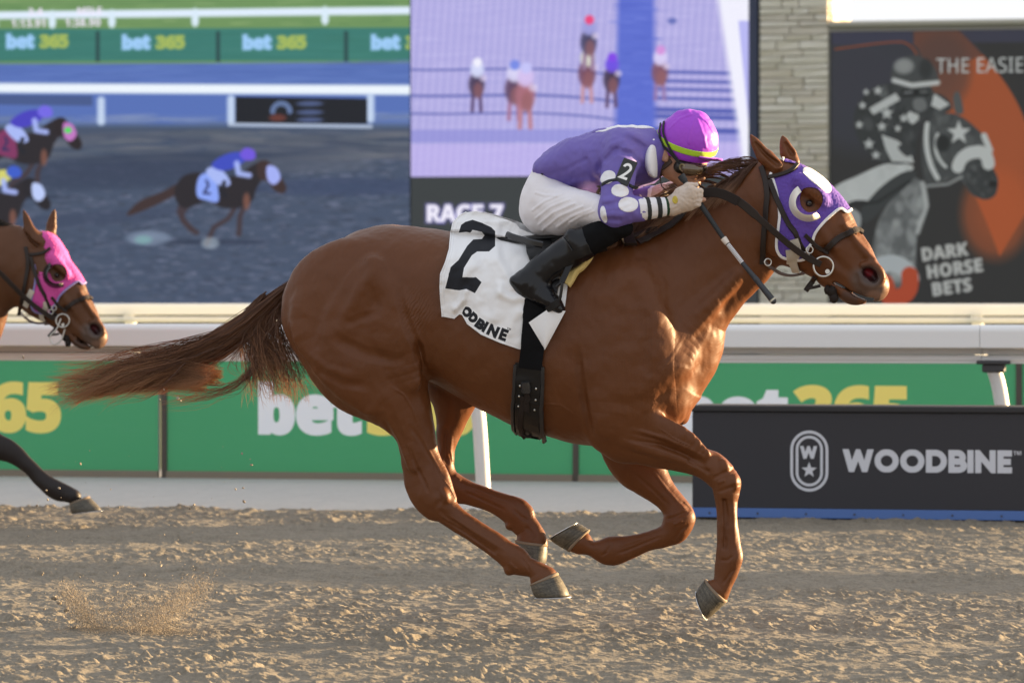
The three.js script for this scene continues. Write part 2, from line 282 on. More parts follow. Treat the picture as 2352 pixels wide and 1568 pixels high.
// sand of the track: a relief that carries the clods
const sandTone = noiseTexture(512, (u, v) => { const a = 0.5 + 0.32 * tn(u, v, 60, 60, 1) + 0.3 * tn(u, v, 150, 150, 4) + 0.18 * tn(u, v, 14, 14, 9); const q = clamp(a, 0, 1); return [0.40 + 0.16 * q, 0.37 + 0.15 * q, 0.32 + 0.135 * q]; }, { srgb: true });
const sandBump = noiseTexture(512, (u, v) => 0.5 + 0.3 * tn(u, v, 90, 90, 2) + 0.25 * tn(u, v, 200, 200, 6));
const sand = new THREE.MeshStandardMaterial({ map: sandTone, roughness: 0.97, bumpMap: sandBump, bumpScale: 0.0015 });
// hoof marks: shallow pits with a raised rim, scattered along the course
const prints = (() => { const r = rng(555), cells = new Map(); for (let i = 0; i < 420; i++) { const x = -7 + 14 * r(), z = -10 + 14 * r(), q = { x, z, s: 0.045 + 0.03 * r(), d: 0.010 + 0.012 * r(), a: r() * 6.28 }, k = Math.floor(x) + ',' + Math.floor(z); for (let u = -1; u <= 1; u++) for (let v = -1; v <= 1; v++) { const key = (Math.floor(x) + u) + ',' + (Math.floor(z) + v); if (!cells.has(key)) cells.set(key, []); cells.get(key).push(q); } } return cells; })();
function clods(x, z) {
  const wx = x + 0.04 * n2(x * 4, z * 4), wz = z + 0.04 * n2(x * 4 + 9, z * 4), rough = 0.75 + 0.45 * n2(x * 0.9 + 4, z * 0.7) + 0.2 * n2(x * 2.6, z * 2.2 + 7);
  const big = n2(wx * 1.3, wz * 1.3) * 0.007 + n2(wx * 4 + 5, wz * 5) * 0.004;
  const lump = Math.pow(Math.max(0, n2(wx * 14 + 20, wz * 14)), 1.4) * 0.0115 + Math.pow(Math.max(0, n2(wx * 27, wz * 27 + 40)), 1.4) * 0.0075 + Math.pow(Math.max(0, n2(wx * 6 + 90, wz * 6)), 2.4) * 0.018;
  let h = big + rough * (lump - Math.pow(Math.max(0, n2(wx * 11 + 70, wz * 11)), 1.6) * 0.008 + n2(x * 42, z * 42) * 0.0011);
  for (const q of prints.get(Math.floor(x) + ',' + Math.floor(z)) ?? []) { const dx = x - q.x, dz = z - q.z, e = Math.hypot(dx, dz) / q.s; if (e < 2) h += e < 1 ? -q.d * (1 - e * e) + 0.3 * q.d * e * e : 0.3 * q.d * (2 - e) * (2 - e) * (0.6 + 0.5 * Math.cos(Math.atan2(dz, dx) - q.a)); }
  return h;
}
{
  const nu = 600, nv = 800, pos = new Float32Array((nu + 1) * (nv + 1) * 3), uv = new Float32Array((nu + 1) * (nv + 1) * 2), idx = [];
  for (let j = 0; j <= nv; j++) for (let i = 0; i <= nu; i++) {
    const v = lerp(-12.6, 0.32, j / nv), half = lerp(2.5, 4.1, j / nv), u = lerp(-half, half, i / nu) + (v * st_) / ct * 1.0 * -1, o = j * (nu + 1) + i;
    const p = place(u, 0, v); let h = clods(p[0], p[2]);
    const rim = sstep(-0.9, -0.1, v); h = lerp(h, h * 1.25 + 0.022, rim); const end = 0.1 + 0.09 * n2(u * 1.3, 3) + 0.05 * n2(u * 5, 8); h = lerp(h, -0.06, sstep(end - 0.1, end + 0.06, v));
    pos.set([p[0], h, p[2]], o * 3); uv.set([p[0] / 1.3, p[2] / 1.3], o * 2);
    if (i && j) { const a = o - nu - 2, b = o - nu - 1, c = o - 1; idx.push(a, b, c, b, o, c); }
  }
  const g = new THREE.BufferGeometry(); g.setAttribute('position', new THREE.BufferAttribute(pos, 3)); g.setAttribute('uv', new THREE.BufferAttribute(uv, 2)); g.setIndex(idx); g.computeVertexNormals();
  structure('dirt_track', g, sand);
  const far = new THREE.PlaneGeometry(120, 40, 1, 1).rotateX(-Math.PI / 2); for (let i = 0; i < 4; i++) far.attributes.uv.setXY(i, far.attributes.uv.getX(i) * 92, far.attributes.uv.getY(i) * 31);
  structure('track_bed', inFrame(far.translate(0, -0.07, 20.2)), sand);
}
// paved strip behind the rail, infield turf and the ground below
const paveTone = noiseTexture(512, (u, v) => { const q = 0.5 + 0.25 * tn(u, v, 8, 30, 3) + 0.3 * tn(u, v, 120, 160, 5) + 0.2 * tn(u, v, 30, 40, 8); return [0.62 + 0.09 * q, 0.61 + 0.09 * q, 0.60 + 0.085 * q]; }, { srgb: true });
const pave = new THREE.MeshStandardMaterial({ map: paveTone, roughness: 0.92, bumpMap: sandBump, bumpScale: 0.002 });
{ const g = new THREE.PlaneGeometry(120, 6.6).rotateX(-Math.PI / 2); for (let i = 0; i < 4; i++) g.attributes.uv.setXY(i, g.attributes.uv.getX(i) * 60, g.attributes.uv.getY(i) * 3.3); structure('service_road', inFrame(g.translate(0, -0.02, -3.2)), pave); }
const turfTone = noiseTexture(256, (u, v) => { const q = 0.5 + 0.4 * tn(u, v, 40, 40, 3) + 0.3 * tn(u, v, 110, 110, 5); return [0.30 + 0.1 * q, 0.35 + 0.12 * q, 0.20 + 0.06 * q]; }, { srgb: true }); turfTone.repeat.set(60, 60);
const turf = new THREE.MeshStandardMaterial({ map: turfTone, roughness: 1 });
structure('infield_turf', inFrame(new THREE.PlaneGeometry(160, 60).rotateX(-Math.PI / 2).translate(0, -0.03, -36.4)), turf);
structure('ground', new THREE.PlaneGeometry(900, 900).rotateX(-Math.PI / 2).translate(0, -0.12, 0), mat(0.16, 0.17, 0.09, 1));

// strip of green advertising boards
const heavy = (c, text, x, y, size, fill, grow) => { c.font = 'bold ' + size + 'px sans-serif'; c.fillStyle = fill; c.strokeStyle = fill; c.lineWidth = grow; c.lineJoin = 'miter'; c.miterLimit = 3; c.strokeText(text, x, y); c.fillText(text, x, y); };
const greenPrint = canvas(1872, 520, (c, w, h) => {
  c.fillStyle = 'rgb(66,160,108)'; c.fillRect(0, 0, w, h);
  const r = rng(5); for (let i = 0; i < 1500; i++) { c.fillStyle = `rgba(${r() < 0.5 ? '70,140,100' : '110,180,140'},0.05)`; c.fillRect(r() * w, r() * h, 20 + r() * 90, 1 + r() * 3); }
  for (let i = 0; i < 340; i++) { const q = r(); c.fillStyle = `rgba(${r() < 0.7 ? '120,112,92' : '60,84,66'},${0.06 + 0.22 * r() * r()})`; c.beginPath(); c.ellipse(r() * w, h * (1 - 0.5 * q * q), 1 + 3 * r() * r(), 1 + 4 * r() * r(), r() * 3, 0, 7); c.fill(); }
  // one drawing unit = 2 pixels; the word runs from 207 to 727 units of 936
  c.save(); c.translate(416, 332); c.scale(1.03, 1); heavy(c, 'bet', 0, 0, 296, 'rgb(236,240,247)', 26); c.restore();
  c.save(); c.translate(936, 332); c.scale(0.98, 1); heavy(c, '365', 0, 0, 304, 'rgb(240,222,118)', 24); c.restore();
});
const frameDark = mat(0.07, 0.06, 0.05, 0.8), greenMat = new THREE.MeshStandardMaterial({ map: greenPrint, roughness: 0.55 }), boardBack = mat(0.5, 0.5, 0.5, 0.8), trimMat = mat(0.2, 0.17, 0.13, 0.8);
const V_BOARD = back(29.8);
[[-1516, 'green betting board beyond the left edge of the picture'], [-570, 'green betting board at the left edge, only the figures 65 in view'], [377, 'green betting board behind the chestnut horse, between two dark posts'], [1323, 'green betting board behind the black barrier, right of the horse'], [2342, 'green betting board whose edge shows at the right of the curved post'], ...[3361, 4380, 5399, 6418].map((x, i) => [x, ['first', 'second', 'third', 'fourth'][i] + ' green betting board beyond the right edge of the picture'])].forEach(([x0, label], i) => {
  const w = [940, 940, 946, 1019, 1019, 1019, 1019, 1019, 1019][i], u0 = along(x0, V_BOARD), u1 = along(x0 + w, V_BOARD), m = x0 + w / 2, y0 = 0.03, y1 = 0.83;
  const o = thing('advertising_board', label, 'signboard', place((u0 + u1) / 2, 0, V_BOARD), 'green advertising boards behind the rail');
  part('print', panel(u0 + 0.022, u1 - 0.022, y0, y1, V_BOARD - 0.006), greenMat, o);
  part('panel', box(u0 + 0.02, u1 - 0.02, y0 - 0.01, y1 + 0.004, V_BOARD - 0.002, V_BOARD + 0.03), boardBack, o);
  part('post', box(u0 - 0.02, u0 + 0.02, -0.03, y1 + 0.02, V_BOARD - 0.02, V_BOARD + 0.05), frameDark, o);
  part('bottom_rail', box(u0 + 0.021, u1 - 0.021, -0.035, y0, V_BOARD - 0.03, V_BOARD + 0.02), trimMat, o);
  part('top_cap', box(u0 + 0.021, u1 - 0.021, y1 + 0.005, y1 + 0.03, V_BOARD - 0.012, V_BOARD + 0.04), trimMat, o);
});

// the running rail
const railWhite = mat(0.8, 0.8, 0.8, 0.42), railPost = mat(0.74, 0.73, 0.71, 0.35), clampDark = mat(0.05, 0.05, 0.055, 0.6);
{
  const o = thing('running_rail', 'white running rail with broad cover on curved posts along the track edge', 'rail', place(0, 0, 0));
  const joint = along(2255, 0), cuts = [along(-1500, 0), along(-220, 0), along(1000, 0), joint, along(3600, 0), along(3600, 0) + 5, along(3600, 0) + 10, along(3600, 0) + 15];
  for (let i = 0; i < 7; i++) {
    const a = cuts[i] + 0.0015, b = cuts[i + 1] - 0.0015, arc = []; for (let k = 0; k <= 8; k++) { const t = Math.PI / 2 * k / 8; arc.push([0.045 + 0.045 * Math.sin(t), 1.088 + 0.042 * Math.cos(t)]); }
    part('cover', profile([[-0.15, 1.09], [-0.1, 1.122], ...arc, [0.092, 1.0], [0.086, 0.994], [0.07, 0.994], [0.07, 1.07], [-0.15, 1.07]], a, b), railWhite, o);
    part('channel', profile([[-0.05, 1.068], [-0.05, 0.958], [-0.14, 0.958], [-0.14, 1.068]], a, b), railWhite, o);
    part('lower_lip', profile([[-0.01, 0.953], [-0.004, 0.945], [-0.004, 0.925], [-0.012, 0.921], [-0.012, 0.906], [-0.12, 0.906], [-0.12, 0.953]], a, b), railWhite, o);
  }
  for (const px of [-1330, -112, 1112, 2322, 3520, 4700]) {
    const u = along(px, 0);
    part('post', inFrame(wire([[u + 0.0, -0.1, -0.03], [u - 0.02, 0.3, -0.03], [u - 0.045, 0.62, -0.03], [u - 0.075, 0.80, -0.02], [u - 0.10, 0.885, 0.0]], 0.043, 24, 20)), railPost, o);
    const clampMesh = part('clamp', merged([box(u - 0.16, u - 0.03, 0.855, 0.905, -0.05, 0.05, 0.012), box(u - 0.19, u - 0.0, 0.902, 0.925, -0.068, 0.05, 0.008)]), clampDark, o);
    part('base_plate', inFrame(new THREE.CylinderGeometry(0.075, 0.085, 0.03, 20).translate(u, 0.012, -0.03)), railPost, o);
  }
}
// the turf rail beyond the boards
{
  const v = back(36), o = thing('turf_rail', 'sunlit white double rail of the turf course beyond the green boards', 'rail', place(0, 0, v));
  const u0 = along(-1500, v), u1 = along(2800, v) + 8, creamy = mat(0.92, 0.92, 0.9, 0.9, { transmission: 0.45, thickness: 0 }), Y = (py) => heightOf(CX, py, v);
  part('top_beam', profile([[-0.09, Y(706)], [-0.05, Y(697)], [0.03, Y(697)], [0.06, Y(700)], [0.066, Y(706)], [0.06, Y(722)], [-0.09, Y(724)]], u0, u1, v), creamy, o);
  part('lower_beam', profile([[-0.03, Y(731)], [-0.01, Y(727.5)], [0.05, Y(728)], [0.066, Y(733)], [0.05, Y(741)], [-0.03, Y(741)]], u0, u1, v), creamy, o);
  for (const px of [295, 1270, 2245]) { const u = along(px, v); part('post', inFrame(wire([[u + 0.04, -0.06, -v - 0.1], [u + 0.03, 0.7, -v - 0.1], [u + 0.01, 1.0, -v - 0.06], [u - 0.01, 1.19, 0.01 - v]], 0.05, 16, 16)), creamy, o); }
}
// the low black barrier with its crest and word
const geoLetter = (c, ch, x, y, h, t) => {   // broad geometric capitals drawn with strokes, y is the baseline; returns the advance
  c.save(); c.beginPath(); c.rect(x - h, y - h, h * 3.4, h); c.clip(); c.lineWidth = t; c.lineCap = 'butt'; c.lineJoin = 'miter'; c.miterLimit = 4; const top = y - h, b = t / 2; c.beginPath(); let adv = h;
  if (ch === 'W') { adv = h * 1.32; const d = t * 0.42; c.moveTo(x + d - h * 0.03, top - h * 0.1); c.lineTo(x + adv * 0.28, y - t * 0.3); c.lineTo(x + adv * 0.5, top + t * 0.5); c.lineTo(x + adv * 0.72, y - t * 0.3); c.lineTo(x + adv - d + h * 0.03, top - h * 0.1); c.lineJoin = 'miter'; }
  if (ch === 'O') { adv = h * 1.06; c.ellipse(x + adv / 2, y - h / 2, adv / 2 - b, h / 2 - b + t * 0.04, 0, 0, 7); }
  if (ch === 'D') { adv = h * 0.92; c.moveTo(x + b, top + b); c.lineTo(x + adv * 0.4, top + b); c.ellipse(x + adv * 0.44, y - h / 2, adv * 0.56 - b, h / 2 - b, 0, -Math.PI / 2, Math.PI / 2); c.lineTo(x + b, y - b); c.closePath(); }
  if (ch === 'B') { adv = h * 0.76; c.moveTo(x + b, y - h * 0.5); c.lineTo(x + adv * 0.5, y - h * 0.5); c.ellipse(x + adv * 0.52, top + h * 0.26 + b * 0.5, adv * 0.3, h * 0.26 - b * 0.5, 0, Math.PI / 2, -Math.PI / 2, true); c.lineTo(x + b, top + b); c.lineTo(x + b, y - b); c.lineTo(x + adv * 0.5, y - b); c.ellipse(x + adv * 0.54, y - h * 0.25 - b * 0.5, adv * 0.36, h * 0.25 - b * 0.5, 0, Math.PI / 2, -Math.PI / 2, true); }
  if (ch === 'I') { adv = t; c.moveTo(x + b, top); c.lineTo(x + b, y); }
  if (ch === 'N') { adv = h * 0.9; c.moveTo(x + b, y); c.lineTo(x + b, top + t * 0.5); c.lineTo(x + adv - b, y - t * 0.5); c.lineTo(x + adv - b, top); }
  if (ch === 'E') { adv = h * 0.64; c.moveTo(x + adv, top + b); c.lineTo(x + b, top + b); c.lineTo(x + b, y - b); c.lineTo(x + adv, y - b); c.moveTo(x + b, y - h / 2); c.lineTo(x + adv * 0.92, y - h / 2); }
  c.stroke(); c.restore(); return adv;
};
const geoWord = (c, word, x, y, h, t, gap) => { for (const ch of word) x += geoLetter(c, ch, x, y, h, t) + gap; return x; };
const star = (c, x, y, r) => { c.beginPath(); for (let i = 0; i < 10; i++) { const a = -Math.PI / 2 + i * Math.PI / 5, q = i % 2 ? r * 0.42 : r; c.lineTo(x + Math.cos(a) * q, y + Math.sin(a) * q); } c.closePath(); c.fill(); };
{
  const v = back(24.25), u0 = along(1592, v), u1 = along(2572, v), o = thing('barrier_box', 'low black barrier box with white crest and lettering and a blue foot strip', 'barrier', place((u0 + u1) / 2, 0, v));
  const yt = heightOf(1600, 930, v), yb = heightOf(1600, 1187, v), ys = heightOf(1600, 1165.5, v), yl = heightOf(1600, 946, v);
  // printed face: canvas pixels = 2 per drawing unit, origin (1592, 946)
  const face = canvas(1960, 440, (c, w, h) => {
    c.fillStyle = 'rgb(45,45,51)'; c.fillRect(0, 0, w, h);
    const r = rng(31); for (let i = 0; i < 260; i++) { c.fillStyle = `rgba(${r() < 0.6 ? '120,112,105' : '20,20,22'},${0.05 + 0.12 * r() * r()})`; c.beginPath(); c.ellipse(r() * w, r() * h, 1 + r() * 5, 0.6 + r() * 2, r() * 3, 0, 7); c.fill(); }
    for (let i = 0; i < 60; i++) { c.strokeStyle = `rgba(130,125,120,${0.03 + 0.06 * r()})`; c.lineWidth = 0.6 + r(); c.beginPath(); const x = r() * w, y = r() * h; c.moveTo(x, y); c.lineTo(x + 40 * (r() - 0.5), y + 30 * (r() - 0.5)); c.stroke(); }
    const ink = 'rgb(206,209,217)'; c.strokeStyle = ink; c.fillStyle = ink;
    // crest: two nested stadium outlines, a W and a star (zoom units mapped to this canvas)
    c.save(); c.scale(0.75, 0.75); c.translate(-151, -693); // zoom of the region, 0.375 drawing units each
    const stad = (x0, y0, x1, y1, t) => { c.lineWidth = t; const rr = (x1 - x0) / 2; c.beginPath(); c.moveTo(x0, y0 + rr); c.arc(x0 + rr, y0 + rr, rr, Math.PI, 0); c.lineTo(x1, y1 - rr); c.arc(x0 + rr, y1 - rr, rr, 0, Math.PI); c.closePath(); c.stroke(); };
    stad(768, 811, 986, 1167, 18); stad(801, 842, 953, 1136, 17);
    geoWord(c, 'W', 821, 975, 78, 22, 0); star(c, 876, 1045, 50);
    const end = geoWord(c, 'WOODBINE', 1086, 1054, 140, 38, 9);
    c.font = 'bold 34px sans-serif'; c.fillText('TM', 2128, 942); c.restore();
  });
  const faceMat = new THREE.MeshStandardMaterial({ map: face, roughness: 0.62 }), black = mat(0.022, 0.022, 0.025, 0.6), blue = mat(0.075, 0.16, 0.42, 0.5);
  part('printed_face', panel(u0, u1, ys + 0.002, yl, v - 0.004), faceMat, o);
  part('body', box(u0 - 0.004, u1 + 0.004, yb + 0.012, yl + 0.001, v, v + 0.34, 0.006), black, o);
  part('lid', box(u0 - 0.012, u1 + 0.012, yl + 0.002, yt, v - 0.02, v + 0.36, 0.01), black, o);
  part('foot_strip', box(u0 - 0.006, u1 + 0.006, yb, ys, v - 0.012, v - 0.0005, 0.003), blue, o);
  for (let i = 0; i < 9; i++) part('bolt', inFrame(new THREE.CylinderGeometry(0.006, 0.006, 0.006, 10).rotateX(Math.PI / 2).translate(lerp(u0 + 0.1, u1 - 0.1, i / 8), (yb + ys) / 2 - 0.002, -(v - 0.014))), clampDark, o);
  for (const f of [0.06, 0.62, 0.78, 0.95]) part('foot', box(lerp(u0, u1, f) - 0.09, lerp(u0, u1, f) + 0.09, -0.04, yb + 0.011, v + 0.03, v + 0.3), mat(0.16, 0.13, 0.09, 0.9), o);
}

// ---------------------------------------------------------------- screens, stone pier and poster wall of the infield
const V_WALL = back(60), wallY = (py) => heightOf(CX, py, V_WALL), screenBlack = mat(0.012, 0.013, 0.018, 0.5);
const rows = (c, w, h, dark, step) => { c.fillStyle = dark; for (let y = 0; y < h; y += step) c.fillRect(0, y, w, 1); };
const streaks = (c, r, n, x0, y0, x1, y1, tones, len, thick, a) => { for (let i = 0; i < n; i++) { c.fillStyle = `rgba(${tones[(r() * tones.length) | 0]},${a * (0.4 + r())})`; const l = len * (0.3 + r()); c.beginPath(); c.ellipse(lerp(x0, x1, r()), lerp(y0, y1, r()), l, thick * (0.4 + r()), (r() - 0.5) * 0.12, 0, 7); c.fill(); } };
const soft = (c, x, y, rx, ry, tone, a = 1, turn = 0) => { c.save(); c.translate(x, y); c.rotate(turn); c.scale(rx, ry); const g = c.createRadialGradient(0, 0, 0.35, 0, 0, 1); g.addColorStop(0, `rgba(${tone},${a})`); g.addColorStop(0.55, `rgba(${tone},${a * 0.85})`); g.addColorStop(1, `rgba(${tone},0)`); c.fillStyle = g; c.fillRect(-1, -1, 2, 2); c.restore(); };
const limb = (c, pts, width, tone, a = 1) => { c.strokeStyle = `rgba(${tone},${a})`; c.lineCap = 'round'; c.lineJoin = 'round'; for (const k of [1.5, 1.15, 0.75]) { c.globalAlpha = k === 0.75 ? 0.9 : 0.45; c.lineWidth = width * k; c.beginPath(); pts.forEach(([x, y], i) => i ? c.lineTo(x, y) : c.moveTo(x, y)); c.stroke(); } c.globalAlpha = 1; };
const band = (c, pts, tone) => { c.fillStyle = tone; c.beginPath(); pts.forEach(([x, y], i) => i ? c.lineTo(x, y) : c.moveTo(x, y)); c.closePath(); c.fill(); };
const feathered = (c, y0, y1, tilt, tone, blur = 8) => { for (let k = 3; k >= 0; k--) { const b = blur * k / 3; c.globalAlpha = k ? 0.35 : 1; band(c, [[-600, y0 - b - tilt * 0.25], [2400, y0 - b + tilt], [2400, y1 + b + tilt], [-600, y1 + b - tilt * 0.25]], tone); } c.globalAlpha = 1; };
// left picture: a race seen from the side (drawn in zoom units, 0.4028 drawing units each)
const leftPicture = canvas(1345, 930, (c, w, h) => {
  c.fillStyle = 'rgb(74,84,104)'; c.fillRect(0, 0, w, h); c.setTransform(0.4028, 0, 0, 0.4028, 400, 220); const r = rng(77);
  band(c, [[-1000, -600], [2400, -600], [2400, 350], [-1000, 350]], 'rgb(112,148,92)');
  streaks(c, r, 500, -1000, -500, 2400, 130, ['134,168,104', '90,130,80', '150,176,120'], 90, 6, 0.35);
  feathered(c, 28, 62, 8, 'rgb(226,240,255)', 10);
  for (const x of [-640, 0, 330, 672, 1145, 1875]) { soft(c, x, 95, 26, 42, '220,238,250', 0.95); soft(c, x, 70, 22, 60, '220,238,250', 0.9); }
  c.font = 'bold 62px sans-serif'; c.fillStyle = 'rgba(245,236,255,0.95)'; c.fillText('3.4', 190, 48); c.fillText('MILE', 470, 48); c.fillText('1:13.91', 92, 116); c.fillText('1:38.90', 402, 116);
  feathered(c, 130, 310, 26, 'rgb(58,122,112)', 8); streaks(c, r, 200, -900, 140, 2400, 320, ['50,110,96', '70,134,122'], 160, 5, 0.25);
  for (const [x, y] of [[-640, 0], [64, 0], [728, 16], [1412, 26], [2130, 36]]) {
    for (const k of [3, 1.5, 0]) { c.globalAlpha = k ? 0.35 : 0.95; heavy(c, 'bet', x, 235 + y, 100, 'rgb(160,206,250)', 8 + k * 5); heavy(c, '365', x + 196, 235 + y, 98, 'rgb(168,186,92)', 5 + k * 5); } c.globalAlpha = 1; band(c, [[x - 150, 130 + y], [x - 125, 130 + y], [x - 125, 308 + y], [x - 150, 308 + y]], 'rgba(40,74,74,0.9)');
  }
  feathered(c, 334, 720, 30, 'rgb(86,112,182)', 10); streaks(c, r, 700, -900, 340, 2400, 480, ['104,130,196', '70,96,166', '92,118,190'], 200, 4, 0.3);
  streaks(c, r, 300, -900, 640, 2400, 740, ['130,146,186', '100,118,160'], 160, 8, 0.35);
  feathered(c, 700, 2400, 26, 'rgb(70,82,104)', 26);
  streaks(c, r, 500, -900, 740, 2400, 900, ['92,98,112', '110,112,120', '60,70,90'], 200, 12, 0.35);
  streaks(c, r, 3200, -900, 900, 2400, 1760, ['104,110,132', '54,62,80', '92,98,120', '60,68,84', '118,122,146'], 34, 7, 0.4);
  soft(c, 800, 960, 1300, 120, '52,62,84', 0.75, -0.05); soft(c, 2000, 1060, 700, 60, '58,70,100', 0.7); soft(c, 500, 1240, 700, 50, '58,68,92', 0.6, -0.08); soft(c, 1750, 930, 480, 60, '112,114,122', 0.35);
  feathered(c, 448, 490, 40, 'rgb(240,248,255)', 12);
  for (const x of [610, 1348, 2128, -130]) { limb(c, [[x, 548], [x, 672]], 36, '206,222,244', 0.9); }
  band(c, [[1372, 535], [2110, 555], [2110, 700], [1372, 690]], 'rgb(26,28,36)'); c.lineWidth = 22; c.strokeStyle = 'rgba(190,202,222,0.8)'; c.beginPath(); c.moveTo(1340, 696); c.lineTo(2130, 716); c.stroke();
  c.strokeStyle = 'rgba(120,146,196,0.75)'; c.lineWidth = 30; c.beginPath(); c.arc(1630, 625, 48, Math.PI, 0); c.stroke(); soft(c, 1610, 660, 60, 26, '120,60,50', 0.8); for (const y of [580, 630, 674]) soft(c, 1790, y, 90, 18, '86,102,146', 0.85);
  band(c, [[-300, 500], [560, 520], [560, 580], [-300, 560]], 'rgba(60,74,110,0.6)');
  const blob = (pts, tone) => { const s = smoothPoly(pts, 5); for (const [w, al] of [[14, 0.35], [6, 0.5], [0.1, 1]]) { c.globalAlpha = al; c.fillStyle = c.strokeStyle = `rgb(${tone})`; c.lineWidth = w; c.lineJoin = 'round'; c.beginPath(); s.forEach(([x, y], i) => i ? c.lineTo(x, y) : c.moveTo(x, y)); c.closePath(); c.fill(); c.stroke(); } c.globalAlpha = 1; };
  const runner = (x, y, k, coat, silk, cap, hood, cloth) => {
    c.save(); c.translate(x, y); c.scale(k, k); const B = '40,35,40';
    soft(c, -60, 375, 420, 20, '40,48,68', 0.6); blob([[-170, 60], [-260, 110], [-380, 170], [-510, 215], [-440, 140], [-320, 90], [-200, 35]], '62,46,46');
    for (const [q, t] of [[[[-190, 120], [-215, 200], [-190, 250], [-150, 300], [-118, 318]], 26], [[[-140, 130], [-200, 210], [-196, 250], [-140, 300]], 20], [[[110, 160], [60, 240], [-20, 290], [-60, 385]], 22], [[[160, 150], [128, 225], [122, 330]], 24]]) limb(c, q, t, '66,52,56', 0.95);
    blob([[-235, 60], [-190, -5], [-90, -25], [20, 0], [120, -10], [190, -60], [240, -80], [275, -40], [220, 60], [190, 140], [120, 175], [20, 170], [-60, 130], [-110, 150], [-190, 175], [-235, 120]], B); blob([[230, -80], [275, -92], [320, -40], [385, 60], [372, 92], [330, 80], [280, 20], [240, 10]], coat); soft(c, 165, 140, 24, 60, '136,88,72', 0.8);
    blob([[285, -62], [330, -50], [352, 10], [318, 42], [288, 20]], hood); blob([[-95, -10], [-20, -20], [0, 60], [0, 140], [-60, 130], [-110, 110]], cloth); limb(c, [[-62, 20], [-50, 45], [-76, 92], [-44, 94]], 12, '40,44,90', 0.9);
    blob([[-60, -40], [-10, -60], [50, -10], [70, 40], [30, 50], [-20, 20]], '170,186,246'); limb(c, [[40, 30], [20, 80], [46, 110]], 20, '30,30,40', 0.95); blob([[-30, -70], [40, -125], [130, -140], [160, -110], [120, -70], [30, -40]], silk); limb(c, [[110, -80], [120, -20], [180, -10]], 26, '170,186,250', 0.95); blob([[130, -130], [160, -165], [205, -150], [210, -110], [160, -100]], cap); c.restore();
  };
  runner(1270, 1000, 1, '60,44,44', '62,76,190', '112,86,220', '164,176,246', '140,166,248');
  runner(120, 740, 0.98, '40,32,36', '72,64,190', '116,104,230', '196,120,196', '128,52,96');
  runner(-60, 1090, 0.98, '36,32,38', '214,210,110', '60,92,200', '190,206,250', '180,206,250');
  soft(c, 420, 720, 26, 22, '80,226,90', 1); soft(c, 880, 1350, 150, 50, '150,166,190', 0.6); soft(c, 850, 1360, 60, 30, '130,190,180', 0.5); soft(c, 1230, 1380, 60, 40, '176,190,200', 0.6);
  c.setTransform(1, 0, 0, 1, 0, 0); rows(c, w, h, 'rgba(20,30,70,0.13)', 4);
});
